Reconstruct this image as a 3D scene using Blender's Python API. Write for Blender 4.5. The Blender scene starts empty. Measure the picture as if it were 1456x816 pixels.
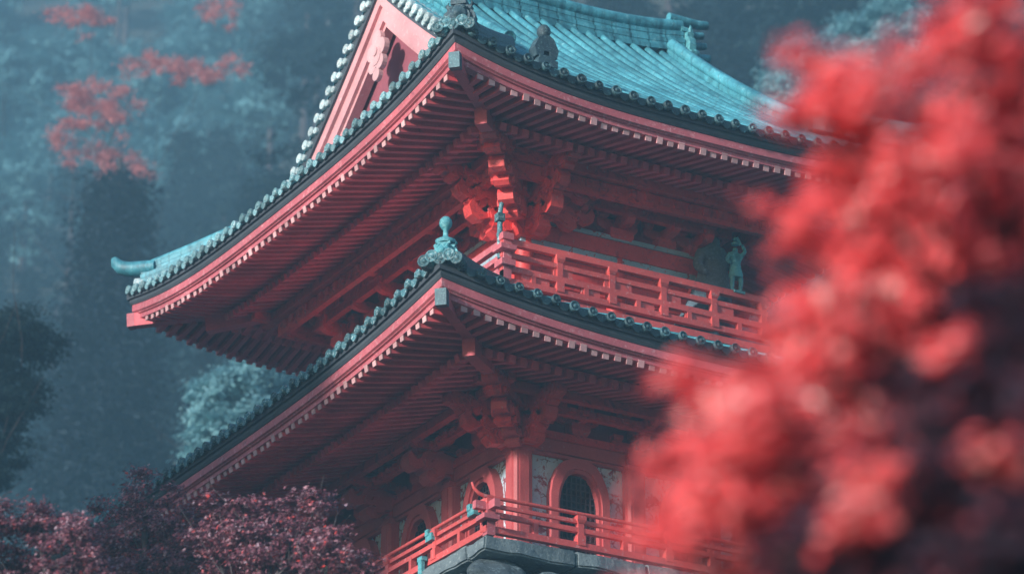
import bpy, math, random
import numpy as np
from mathutils import Vector, Matrix
R = random.Random(7)
NR = np.random.default_rng(11)
sc = bpy.context.scene
COL = sc.collection
PI = math.pi

# ------------------------------------------------------------------ camera frame
CAM = Vector((-29.577, -50.951, -19.097))
YAW, PIT, FPX = 1.047071, 0.399856, 4700.84
F2 = Vector((math.cos(YAW), math.sin(YAW), 0)); R2 = Vector((math.sin(YAW), -math.cos(YAW), 0))
def su(s, u, z=0.0):            # metres ahead of the viewpoint, metres to its right, height
    p = CAM + F2*s + R2*u
    return Vector((p.x, p.y, z))

# ------------------------------------------------------------------ materials
def new_mat(name):
    m = bpy.data.materials.new(name); m.use_nodes = True
    nt = m.node_tree; nt.nodes.clear()
    out = nt.nodes.new('ShaderNodeOutputMaterial')
    return m, nt, out
def node(nt, t, **kw):
    n = nt.nodes.new(t)
    for k, v in kw.items():
        if k in n.inputs: n.inputs[k].default_value = v
        else: setattr(n, k, v)
    return n
def c4(c): return (c[0], c[1], c[2], 1)
def ramp(nt, fac, stops):
    r = nt.nodes.new('ShaderNodeValToRGB')
    e = r.color_ramp.elements
    while len(e) > 1: e.remove(e[-1])
    e[0].position = stops[0][0]; e[0].color = c4(stops[0][1])
    for p, c in stops[1:]:
        x = e.new(p); x.color = c4(c)
    nt.links.new(fac, r.inputs[0]); return r.outputs[0]
def mixc(nt, fac, a, b):
    m = nt.nodes.new('ShaderNodeMix'); m.data_type = 'RGBA'
    nt.links.new(fac, m.inputs[0])
    for i, x in ((6, a), (7, b)):
        if isinstance(x, tuple): m.inputs[i].default_value = c4(x)
        else: nt.links.new(x, m.inputs[i])
    return m.outputs[2]
def coords(nt): return nt.nodes.new('ShaderNodeTexCoord').outputs['Object']
def noise(nt, vec, scale, detail=5, rough=.55, dist=0):
    n = node(nt, 'ShaderNodeTexNoise', Scale=scale, Detail=detail, Roughness=rough, Distortion=dist)
    nt.links.new(vec, n.inputs['Vector']); return n.outputs['Fac']
def maprange(nt, v, a, b, c=0., d=1.):
    n = node(nt, 'ShaderNodeMapRange'); n.clamp = True
    n.inputs[1].default_value = a; n.inputs[2].default_value = b; n.inputs[3].default_value = c; n.inputs[4].default_value = d
    nt.links.new(v, n.inputs[0]); return n.outputs[0]
def bump(nt, h, strength, dist):
    b = node(nt, 'ShaderNodeBump', Strength=strength, Distance=dist)
    nt.links.new(h, b.inputs['Height']); return b.outputs[0]
def worn(name, base, alt, worn_c, wear=(.58, .66), rough=.6, scale=1.6, grime=None, bmp=.25, bscale=14, grain=30, var=0, streak=0):
    m, nt, out = new_mat(name)
    v = coords(nt)
    n1 = noise(nt, v, scale, 6, .6); n2 = noise(nt, v, scale*7, 6, .7, .3); n3 = noise(nt, v, grain, 3, .6)
    col = mixc(nt, maprange(nt, n1, .32, .68), base, alt)
    col = mixc(nt, maprange(nt, n3, .35, .7, 0, .35), col, tuple(min(1, x*1.25+.02) for x in base))
    w = maprange(nt, n2, wear[0], wear[1])
    col = mixc(nt, w, col, worn_c)
    if grime:
        n4 = noise(nt, v, scale*2.3, 7, .75, .8)
        col = mixc(nt, maprange(nt, n4, grime[0], grime[1], 0, .75), col, grime[2])
    hv = nt.nodes.new('ShaderNodeHueSaturation'); nt.links.new(col, hv.inputs['Color'])
    nt.links.new(maprange(nt, noise(nt, v, .8, 3, .5, .4), .3, .7, .78, 1.14), hv.inputs['Value']); col = hv.outputs[0]
    if streak:                                      # run-off streaks down the slope and the joints between tile courses
        mp = nt.nodes.new('ShaderNodeMapping'); mp.inputs['Scale'].default_value = (5.5,.55,.55); nt.links.new(v, mp.inputs[0])
        col = mixc(nt, maprange(nt, noise(nt, mp.outputs[0], 1.0, 5, .65), .46, .66, 0, .75), col, (.02,.12,.16))
        sx = nt.nodes.new('ShaderNodeSeparateXYZ'); nt.links.new(v, sx.inputs[0])
        m1 = nt.nodes.new('ShaderNodeMath'); m1.operation = 'MULTIPLY'; m1.inputs[1].default_value = 2.9; nt.links.new(sx.outputs[1], m1.inputs[0])
        m2 = nt.nodes.new('ShaderNodeMath'); m2.operation = 'FRACT'; nt.links.new(m1.outputs[0], m2.inputs[0])
        col = mixc(nt, maprange(nt, m2.outputs[0], .0, .12, .6, 0), col, (.02,.11,.14))
    if var:                                         # every piece weathers a little differently
        gi = nt.nodes.new('ShaderNodeNewGeometry'); oi = nt.nodes.new('ShaderNodeObjectInfo')
        a = nt.nodes.new('ShaderNodeMath'); a.operation = 'ADD'; nt.links.new(gi.outputs['Random Per Island'], a.inputs[0]); nt.links.new(oi.outputs['Random'], a.inputs[1])
        fr = nt.nodes.new('ShaderNodeMath'); fr.operation = 'FRACT'; nt.links.new(a.outputs[0], fr.inputs[0])
        hsv = nt.nodes.new('ShaderNodeHueSaturation'); nt.links.new(col, hsv.inputs['Color'])
        nt.links.new(maprange(nt, fr.outputs[0], 0, 1, 1-var, 1+var*.6), hsv.inputs['Value']); col = hsv.outputs[0]
    p = node(nt, 'ShaderNodeBsdfPrincipled', Roughness=rough)
    nt.links.new(col, p.inputs['Base Color'])
    h = noise(nt, v, bscale, 8, .7)
    nt.links.new(bump(nt, h, bmp, .03), p.inputs['Normal'])
    nt.links.new(p.outputs[0], out.inputs[0]); return m
def leafmat(name, stops, trans=.35, rough=.5, spec=.5):
    m, nt, out = new_mat(name)
    g = nt.nodes.new('ShaderNodeNewGeometry')
    col = ramp(nt, g.outputs['Random Per Island'], stops)
    p = node(nt, 'ShaderNodeBsdfPrincipled', Roughness=rough)
    p.inputs['Specular IOR Level'].default_value = spec
    t = node(nt, 'ShaderNodeBsdfTranslucent')
    nt.links.new(col, p.inputs['Base Color']); nt.links.new(col, t.inputs['Color'])
    mx = node(nt, 'ShaderNodeMixShader'); mx.inputs[0].default_value = trans
    nt.links.new(p.outputs[0], mx.inputs[1]); nt.links.new(t.outputs[0], mx.inputs[2])
    nt.links.new(mx.outputs[0], out.inputs[0]); return m

M = {}
M['pink']  = worn('faded_pink_paint', (.58,.145,.17), (.48,.105,.13), (.70,.34,.36), (.55,.68), .62, 1.4, (.55,.74,(.20,.06,.09)))
M['red']   = worn('vermilion_paint', (.86,.075,.065), (.72,.055,.055), (.62,.22,.22), (.6,.7), .5, 1.8, (.52,.7,(.14,.03,.05)), var=0.15)
M['rail']  = worn('rail_paint', (.72,.105,.095), (.62,.085,.08), (.70,.32,.31), (.57,.68), .5, 1.7, (.56,.74,(.22,.05,.07)), var=0.1)
M['rafter']= worn('rafter_paint', (.82,.14,.165), (.68,.10,.13), (.70,.22,.25), (.64,.76), .6, 1.3, (.58,.78,(.12,.04,.06)), var=0.22)
M['tip']   = worn('white_rafter_tip', (.74,.44,.43), (.66,.34,.34), (.5,.2,.2), (.62,.72), .6, 6, var=0.3)
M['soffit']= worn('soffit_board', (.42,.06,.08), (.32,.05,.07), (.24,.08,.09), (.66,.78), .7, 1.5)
M['dark']  = worn('painted_shade_board', (.045,.06,.075), (.06,.08,.095), (.09,.13,.14), (.6,.74), .7, 2.5, None, .5)  # shade below the tile edge is put into this board colour
M['tile']  = worn('turquoise_roof_tile', (.10,.42,.49), (.045,.25,.32), (.26,.58,.62), (.56,.70), .45, 1.3, (.50,.68,(.02,.09,.12)), .6, 9, var=0.22, streak=1)
M['cap']   = worn('lichened_tile_end', (.08,.25,.29), (.03,.11,.14), (.45,.62,.63), (.53,.63), .6, 3.2, (.6,.7,(.02,.05,.07)), .8, 22, var=0.5)
M['pale']  = worn('pale_tile_end', (.46,.62,.64), (.34,.52,.55), (.76,.82,.81), (.5,.6), .6, 3, (.6,.75,(.08,.18,.21)), .6, 22, var=0.3)
M['bronze']= worn('verdigris_bronze', (.10,.42,.46), (.06,.26,.31), (.25,.60,.62), (.52,.64), .5, 3, (.55,.68,(.02,.05,.07)), .7, 20)
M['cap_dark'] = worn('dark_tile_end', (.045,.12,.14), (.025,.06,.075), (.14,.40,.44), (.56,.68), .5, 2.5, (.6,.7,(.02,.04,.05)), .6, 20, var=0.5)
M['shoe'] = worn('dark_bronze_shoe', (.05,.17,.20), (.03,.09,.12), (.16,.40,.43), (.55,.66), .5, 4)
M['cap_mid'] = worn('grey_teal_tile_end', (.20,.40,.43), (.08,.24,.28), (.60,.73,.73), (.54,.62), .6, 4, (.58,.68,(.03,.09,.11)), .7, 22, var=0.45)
M['gable'] = worn('gable_board_paint', (.34,.09,.12), (.27,.07,.10), (.40,.16,.19), (.62,.74), .7, 1.1)
M['barge'] = worn('bleached_barge_paint', (.74,.38,.39), (.66,.30,.32), (.82,.58,.57), (.58,.72), .6, 1.0, (.66,.82,(.3,.12,.15)))
M['slate'] = worn('dark_ridge_tile', (.045,.10,.12), (.03,.06,.08), (.16,.30,.32), (.55,.66), .5, 3, None, .8, 18)
M['stone'] = worn('granite', (.20,.27,.29), (.12,.17,.19), (.34,.43,.44), (.55,.66), .85, 1.4, (.52,.7,(.06,.09,.11)), .9, 9, 45)
M['boulder'] = worn('mossy_boulder', (.13,.18,.20), (.07,.10,.115), (.26,.36,.38), (.52,.62), .9, 1.6, (.5,.66,(.03,.05,.055)), 1.0, 7, 40)
M['void']  = worn('dark_interior', (.02,.018,.028), (.016,.015,.024), (.03,.02,.03), (.6,.7), .9)
M['wood']  = worn('dark_lattice_wood', (.05,.035,.045), (.04,.03,.04), (.08,.05,.06), (.6,.7), .7)
M['bark']  = worn('bark', (.06,.045,.045), (.04,.03,.03), (.10,.08,.08), (.55,.7), .9, 3, None, 1., 12)
M['pine']  = worn('pale_twig', (.12,.10,.11), (.08,.07,.075), (.18,.16,.17), (.55,.7), .9, 3)
def plaster():
    m, nt, out = new_mat('flaking_plaster')
    v = coords(nt)
    base = mixc(nt, maprange(nt, noise(nt, v, 1.7, 6, .6), .35, .65), (.64,.84,.90), (.52,.74,.84))
    vo = node(nt, 'ShaderNodeTexVoronoi', Scale=3.4); vo.feature = 'DISTANCE_TO_EDGE'
    ad = nt.nodes.new('ShaderNodeVectorMath'); ad.operation = 'ADD'
    nn = node(nt, 'ShaderNodeTexNoise', Scale=3.0, Detail=5.0)
    nt.links.new(v, nn.inputs['Vector'])
    sc_ = nt.nodes.new('ShaderNodeVectorMath'); sc_.operation = 'SCALE'; sc_.inputs['Scale'].default_value = .55
    nt.links.new(nn.outputs['Color'], sc_.inputs[0]); nt.links.new(v, ad.inputs[0]); nt.links.new(sc_.outputs[0], ad.inputs[1])
    nt.links.new(ad.outputs[0], vo.inputs['Vector'])
    crack = maprange(nt, vo.outputs['Distance'], .01, .07, .9, 0)
    mask = maprange(nt, noise(nt, v, 2.2, 4, .6), .48, .56)
    mm = nt.nodes.new('ShaderNodeMath'); mm.operation = 'MULTIPLY'; nt.links.new(crack, mm.inputs[0]); nt.links.new(mask, mm.inputs[1])
    col = mixc(nt, mm.outputs[0], base, (.14,.06,.09))
    peel = maprange(nt, noise(nt, v, 2.8, 9, .74, .8), .53, .57)
    col = mixc(nt, peel, col, (.30,.09,.12))
    p = node(nt, 'ShaderNodeBsdfPrincipled', Roughness=.8); nt.links.new(col, p.inputs['Base Color'])
    nt.links.new(bump(nt, noise(nt, v, 12, 8, .7), .4, .03), p.inputs['Normal'])
    nt.links.new(p.outputs[0], out.inputs[0]); return m
M['plaster'] = plaster()
M['bluestrip'] = worn('peeling_blue_white_paint', (.38,.56,.64), (.28,.44,.52), (.45,.07,.07), (.57,.60), .7, 1.3, (.6,.7,(.10,.12,.16)), .5, 12)

# ------------------------------------------------------------------ mesh builder
class Blocks:
    '''collects bearing blocks, each becoming a mesh of its own'''
    def __init__(s): s.items = []
    def build(s, name, mat, parent):
        for args in s.items:
            m = MB(); block(m, *args); m.build(name, mat, parent)
class MB:
    def __init__(s): s.v = []; s.f = []; s.m = []; s.sm = []
    def add(s, vs, fs, mi=0, smooth=False):
        b = len(s.v); s.v.extend([tuple(p) for p in vs])
        for f in fs:
            s.f.append(tuple(i+b for i in f)); s.m.append(mi); s.sm.append(smooth)
    def box(s, c, size, ax=None, mi=0):
        c = Vector(c); hx, hy, hz = size[0]/2, size[1]/2, size[2]/2
        X, Y, Z = ax if ax else (Vector((1,0,0)), Vector((0,1,0)), Vector((0,0,1)))
        vs = [c + X*hx*a + Y*hy*b + Z*hz*d for d in (-1,1) for a, b in ((-1,-1),(1,-1),(1,1),(-1,1))]
        s.add(vs, [(3,2,1,0),(4,5,6,7),(0,1,5,4),(1,2,6,5),(2,3,7,6),(3,0,4,7)], mi)
    def bar(s, p0, p1, w, h, up=(0,0,1), mi=0, tip=None):
        p0 = Vector(p0); p1 = Vector(p1); d = (p1-p0); L = d.length
        if L < 1e-4: return
        d /= L; side = d.cross(Vector(up)).normalized(); u = side.cross(d)
        s.box((p0+p1)/2, (L, w, h), (d, side, u), mi)
        if tip is not None:
            s.box(p0 - d*.008, (.02, w*1.12, h*1.12), (d, side, u), tip)
    def tube(s, pts, rad, n=8, mi=0, smooth=True, caps=True, half=None):
        pts = [Vector(p) for p in pts]; m = len(pts)
        if not hasattr(rad, '__len__'): rad = [rad]*m
        vs = []
        ref = Vector((0,0,1))
        for i, p in enumerate(pts):
            d = (pts[min(i+1, m-1)] - pts[max(i-1, 0)]).normalized()
            r0 = ref if abs(d.dot(ref)) < .95 else Vector((1,0,0))
            a = d.cross(r0).normalized(); b = a.cross(d)
            for k in range(n):
                t = 2*PI*k/n if half is None else PI*k/(n-1)
                vs.append(p + (a*math.cos(t) + b*math.sin(t))*rad[i])
        fs = []
        kk = n if half is None else n-1
        for i in range(m-1):
            for k in range(kk):
                k2 = (k+1) % n
                fs.append((i*n+k, i*n+k2, (i+1)*n+k2, (i+1)*n+k))
        s.add(vs, fs, mi, smooth)
        if caps and half is None:
            s.add([vs[k] for k in range(n)], [tuple(range(n))[::-1]], mi)
            s.add([vs[(m-1)*n+k] for k in range(n)], [tuple(range(n))], mi)
    def lathe(s, c, prof, axis=(0,0,1), n=12, mi=0, smooth=True):
        c = Vector(c); Z = Vector(axis).normalized()
        X = Z.cross(Vector((0,0,1)) if abs(Z.z) < .9 else Vector((1,0,0))).normalized(); Y = Z.cross(X)
        vs = [c + Z*z + (X*math.cos(2*PI*k/n)+Y*math.sin(2*PI*k/n))*r for r, z in prof for k in range(n)]
        fs = [(i*n+k, i*n+(k+1)%n, (i+1)*n+(k+1)%n, (i+1)*n+k) for i in range(len(prof)-1) for k in range(n)]
        s.add(vs, fs, mi, smooth)
        s.add(vs[:n], [tuple(range(n))[::-1]], mi); s.add(vs[-n:], [tuple(range(n))], mi)
    def prism(s, poly, o, U, V, N, th, mi=0):      # polygon (u,v) extruded along N, centred
        o = Vector(o); U = Vector(U); V = Vector(V); N = Vector(N); n = len(poly)
        a = [o + U*p[0] + V*p[1] - N*th/2 for p in poly]; b = [q + N*th for q in a]
        s.add(a+b, [tuple(range(n))[::-1], tuple(range(n, 2*n))] + [(i, (i+1)%n, n+(i+1)%n, n+i) for i in range(n)], mi)
    def ring(s, outer, inner, o, U, V, N, th, mi=0):   # flat frame with an opening
        o = Vector(o); U = Vector(U); V = Vector(V); N = Vector(N); n = len(outer)
        def P(q, k): return o + U*q[0] + V*q[1] + N*(k*th/2)
        vs = [P(q, -1) for q in outer] + [P(q, -1) for q in inner] + [P(q, 1) for q in outer] + [P(q, 1) for q in inner]
        fs = []
        for i in range(n):
            j = (i+1) % n
            fs += [(i, n+i, n+j, j), (2*n+i, 2*n+j, 3*n+j, 3*n+i), (i, j, 2*n+j, 2*n+i), (n+i, 3*n+i, 3*n+j, n+j)]
        s.add(vs, fs, mi)
    def grid(s, P, mi=0, smooth=True):               # P[i][j]
        a = len(P); b = len(P[0])
        s.add([p for r in P for p in r], [(i*b+j, i*b+j+1, (i+1)*b+j+1, (i+1)*b+j) for i in range(a-1) for j in range(b-1)], mi, smooth)
    def build(s, name, mats, parent=None, bevel=0):
        me = bpy.data.meshes.new(name); me.from_pydata(s.v, [], s.f)
        if not isinstance(mats, (list, tuple)): mats = [mats]
        for m in mats: me.materials.append(m)
        me.polygons.foreach_set('material_index', s.m); me.polygons.foreach_set('use_smooth', s.sm); me.update()
        o = bpy.data.objects.new(name, me); COL.objects.link(o)
        if parent: o.parent = parent
        if bevel:
            b = o.modifiers.new('bevel', 'BEVEL'); b.width = bevel; b.segments = 2; b.limit_method = 'ANGLE'
        return o
def fast_mesh(name, V, Fq, mats, parent=None, smooth=False, nv=4):
    me = bpy.data.meshes.new(name)
    V = np.asarray(V, dtype=np.float32); Fq = np.asarray(Fq, dtype=np.int32)
    me.vertices.add(len(V)); me.vertices.foreach_set('co', V.ravel())
    me.loops.add(Fq.size); me.loops.foreach_set('vertex_index', Fq.ravel())
    me.polygons.add(len(Fq)); me.polygons.foreach_set('loop_start', np.arange(0, Fq.size, nv, dtype=np.int32))
    me.polygons.foreach_set('use_smooth', np.full(len(Fq), smooth))
    if not isinstance(mats, (list, tuple)): mats = [mats]
    for m in mats: me.materials.append(m)
    me.update(calc_edges=True); me.validate()
    o = bpy.data.objects.new(name, me); COL.objects.link(o)
    if parent: o.parent = parent
    return o
def tag(o, label=None, cat=None, group=None, kind=None):
    if label: o['label'] = label
    if cat: o['category'] = cat
    if group: o['group'] = group
    if kind: o['kind'] = kind
    return o
def empty(name, loc=(0,0,0), parent=None):
    o = bpy.data.objects.new(name, None); o.location = loc; COL.objects.link(o); o.empty_display_size = .3
    if parent: o.parent = parent
    return o

# ================================================================== PAGODA
pagoda = tag(empty('pagoda'), 'two-storey red pagoda with turquoise tiled hip-and-gable roof and deep rafter eaves', 'pagoda')
Zv = Vector((0,0,1))
class Roof:
    def __init__(s, x0, x1, y0, y1, z, l, over, prof):
        s.x0, s.x1, s.y0, s.y1, s.z, s.l, s.over, s.prof = x0, x1, y0, y1, z, l, over, prof
        s.dl = over + 1.0
    def len(s, side): return (s.x1-s.x0) if side in 'FB' else (s.y1-s.y0)
    def xy(s, side, a, d):
        if side == 'F': return (s.x0+a, s.y0+d)
        if side == 'B': return (s.x0+a, s.y1-d)
        if side == 'L': return (s.x0+d, s.y0+a)
        return (s.x1-d, s.y0+a)
    def out(s, side): return {'F': Vector((0,-1,0)), 'B': Vector((0,1,0)), 'L': Vector((-1,0,0)), 'R': Vector((1,0,0))}[side]
    def along(s, side): return Vector((1,0,0)) if side in 'FB' else Vector((0,1,0))
    def lift(s, side, a, d):
        L = s.len(side); u = min(1.0, abs(2*a/L-1)); k = max(0., 1-max(d,0)/s.dl)
        # side-edge lift seen from a point inside: use the nearer corner too
        return s.l*u**3*k*k
    def P(s, side, a, d, dz):
        x, y = s.xy(side, a, d); return Vector((x, y, s.z+s.lift(side, a, d)+dz))
    def S(s, side, a, d, dz=0.):                    # roof surface
        return s.P(side, a, d, .30 + s.prof(max(d, -.2)) + dz)

def strip(mb, rf, side, sec, n=48, mi=0, flip=False):
    """sweep a closed (d, dz) section along one eave with mitred ends"""
    L = rf.len(side); m = len(sec); vs = []
    for i in range(n+1):
        t = i/n
        for d, dz in sec:
            a = d + t*(L-2*d); vs.append(rf.P(side, a, d, dz))
    fs = [(i*m+k, i*m+(k+1)%m, (i+1)*m+(k+1)%m, (i+1)*m+k) for i in range(n) for k in range(m)]
    fs += [tuple(range(m)), tuple(n*m+k for k in range(m))[::-1]]
    mb.add(vs, fs, mi)

def cap_disc(mb, p, ax, r, length=.3, mi=0, n=12):
    mb.lathe(p, [(r*.9, -length), (r, -.02), (r, .012), (r*.82, .022), (r*.74, .004), (r*.40, .004), (r*.36, .02), (r*.12, .026)], ax, n, mi)

RAF_SL = .24
def soff(d):                                      # underside height of the roof boards at inward distance d
    return -.28 + RAF_SL*d
rafter_budget = {'flying_rafter': 0, 'base_rafter': 0}
def make_eaves(rf, roof_obj, gable=False, vis=None, cap_mats=None):
    rest_f = MB(); rest_b = MB()
    for side in 'FLBR':
        L = rf.len(side); out = rf.out(side)
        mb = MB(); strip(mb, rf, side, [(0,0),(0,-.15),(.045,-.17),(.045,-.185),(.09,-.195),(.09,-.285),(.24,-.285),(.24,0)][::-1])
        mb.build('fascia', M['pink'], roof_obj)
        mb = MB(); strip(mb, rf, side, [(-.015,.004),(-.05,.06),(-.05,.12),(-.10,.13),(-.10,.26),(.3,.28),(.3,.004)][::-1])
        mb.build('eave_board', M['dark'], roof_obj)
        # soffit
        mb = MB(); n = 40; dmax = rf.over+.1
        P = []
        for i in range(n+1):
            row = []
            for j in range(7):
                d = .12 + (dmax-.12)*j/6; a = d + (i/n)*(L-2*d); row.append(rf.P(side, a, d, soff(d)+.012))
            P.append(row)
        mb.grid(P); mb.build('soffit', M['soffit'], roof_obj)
        # nosing beam where the flying rafters leave the base rafters
        mb = MB(); d0 = 1.55
        strip(mb, rf, side, [(d0, soff(d0)-.13), (d0, soff(d0)-.27), (d0+.13, soff(d0)-.27), (d0+.13, soff(d0)-.10)][::-1])
        mb.build('eave_beam', M['rafter'], roof_obj)
        # tile ends, drip tiles and rows
        pitch = .385; nt_ = int((L-.3)/pitch); off = (L-nt_*pitch)/2
        mb = MB(); mt = MB()
        for i in range(nt_+1):
            a = off + i*pitch; jit = R.uniform(-.012, .012)
            p = rf.P(side, a, -.20, .30+jit) ; ax = (out + Zv*(.12+R.uniform(-.08,.06)) + rf.along(side)*R.uniform(-.10,.10)).normalized()
            cap_disc(mb, p, ax, .098+R.uniform(-.010,.008), .34)
            if i < nt_:
                # drip tile: a sagging little apron between two round ends
                am = a + pitch/2; poly = []
                for k in range(7):
                    t = k/6; poly.append((-.115+.23*t, .0 - .10*math.sin(PI*t)*.9 - .02))
                poly += [(.115, .05), (-.115, .05)]
                mb.prism(poly, rf.P(side, am, -.15, .265), rf.along(side), Zv, out, .03)
        mb.build('eave_tile', cap_mats.get(side, M['cap']), roof_obj)
        # roof rows
        for i in range(nt_+1):
            a = off + i*pitch
            de = min(a, L-a)
            dm = dlimit(rf, side, a, gable)
            if dm < .3: continue
            k = max(3, int(dm/.45)); pts = [rf.S(side, a, -.15+(dm+.15)*j/k, .05) for j in range(k+1)]
            mt.tube(pts, .085, 6, 0, True, False, half=True)
        # surface
        na = int(L/.3)
        edges = sorted(set([L*i/na for i in range(na+1)] + (rf.splits if side in 'FB' and gable else [])))
        for a0, a1 in zip(edges[:-1], edges[1:]):
            mid = (a0+a1)/2
            P = []
            for a in (a0, a1):
                aa = a + (1e-4 if a == a0 else -1e-4)
                dm = dlimit(rf, side, aa, gable); P.append([rf.S(side, a, -.15+(dm+.15)*j/12, 0.) for j in range(13)])
            mt.grid(P)
        mt.build('tile_rows', M['tile'], roof_obj)
        # rafters
        pr = .245 if side in 'FB' else .275
        n = int((L-.5)/pr); off = (L-n*pr)/2
        lat = rf.along(side)
        for i in range(n+1):
            a = off+i*pr; de = min(a, L-a)-.12
            if de < .35: continue
            d1 = min(1.62, de)
            p0 = rf.P(side, a, .13, soff(.13)-.065); p1 = rf.P(side, a, d1, soff(d1)-.065)
            nm = None
            if vis and side in vis and (a < vis[side]) and rafter_budget['flying_rafter'] < 100: nm = MB(); rafter_budget['flying_rafter'] += 1
            p0 += Vector((0,0,R.uniform(-.008,.008)))+out*R.uniform(-.015,.02); (nm or rest_f).bar(p0, p1, .115+R.uniform(-.008,.006), .12, Zv, 0, 1)
            if nm: nm.build('flying_rafter', [M['rafter'], M['tip']], roof_obj)
            d2 = min(rf.over+.05, de)
            if d2 > 1.6:
                p0 = rf.P(side, a, 1.40, soff(1.40)-.20-.07); p1 = rf.P(side, a, d2, soff(d2)-.20)
                nm = None
                if vis and side in vis and (a < vis[side]) and rafter_budget['base_rafter'] < 100: nm = MB(); rafter_budget['base_rafter'] += 1
                (nm or rest_b).bar(p0, p1, .12, .13, Zv, 0, 1)
                if nm: nm.build('base_rafter', [M['rafter'], M['rafter']], roof_obj)
    tag(rest_f.build('flying_rafter', [M['rafter'], M['tip']], roof_obj), kind='stuff')
    tag(rest_b.build('base_rafter', [M['rafter'], M['rafter']], roof_obj), kind='stuff')
    # hip beams with bronze shoes
    for sx, sy in ((0,0),(0,1),(1,0),(1,1)):
        cx, cy = (rf.x0, rf.x1)[sx], (rf.y0, rf.y1)[sy]; ix, iy = (1,-1)[sx], (1,-1)[sy]
        def Q(d, dz):
            return Vector((cx+ix*d, cy+iy*d, rf.z + rf.l*max(0., 1-max(d,0)/rf.dl)**2 + dz))
        mb = MB()
        mb.bar(Q(.02, soff(0)-.10), Q(1.7, soff(1.7)-.14), .20, .30)
        mb.bar(Q(1.25, soff(1.25)-.42), Q(rf.over+.4, soff(rf.over+.4)-.36), .24, .34)
        mb.build('hip_beam', M['rafter'], roof_obj)
        mb = MB(); mb.bar(Q(-.05, soff(-.05)-.10), Q(.07, soff(.07)-.10), .21, .31); mb.build('beam_shoe', M['shoe'] if (sx, sy) == (0, 0) else M['pink'], roof_obj)
def dlimit(rf, side, a, gable):
    L = rf.len(side); de = min(a, L-a)
    if not gable: return min(de, rf.body_d)
    if side in 'FB':
        if rf.splits[0] < a < rf.splits[1]: return rf.half
        return de
    # skirt roofs under the gables
    g = rf.xgl if side == 'L' else rf.xgr
    return min(de, g)

# ---------------- lower roof
o1 = 3.7545
W1, D1 = 7.56, 12.06
low = Roof(-o1, W1+o1+.2, -o1, D1+o1, 3.3127, .505, o1, lambda d: .44*d + .012*d*d)
low.body_d = o1 - .62
roof1 = empty('lower_roof', (0,0,0), pagoda)
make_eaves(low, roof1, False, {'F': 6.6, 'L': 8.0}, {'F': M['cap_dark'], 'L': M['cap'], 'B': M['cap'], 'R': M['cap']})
# ---------------- upper roof
s2, o2 = .2946, 3.527
W2, D2 = 3.95, 7.542
X0, X1, Y0, Y1 = s2-o2, s2+W2+o2, s2-o2, s2+D2+o2
HALF = (Y1-Y0)/2
ZR = 14.15
RISE = ZR - 8.2693 - .30
upr = Roof(X0, X1, Y0, Y1, 8.2693, .572, o2, lambda d: RISE*(.86*(d/HALF) + .14*max(d,0)**2.6/HALF**2.6))
upr.half = HALF; XGL, XGR = 2.62, 1.60
upr.xgl, upr.xgr = XGL, XGR
upr.splits = [XGL-.45, (X1-X0)-XGR+.45]
roof2 = empty('upper_roof', (0,0,0), pagoda)
make_eaves(upr, roof2, True, {'F': 6.3, 'L': 9.6}, {'F': M['cap_dark'], 'L': M['cap_mid'], 'B': M['cap'], 'R': M['cap']})

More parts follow.
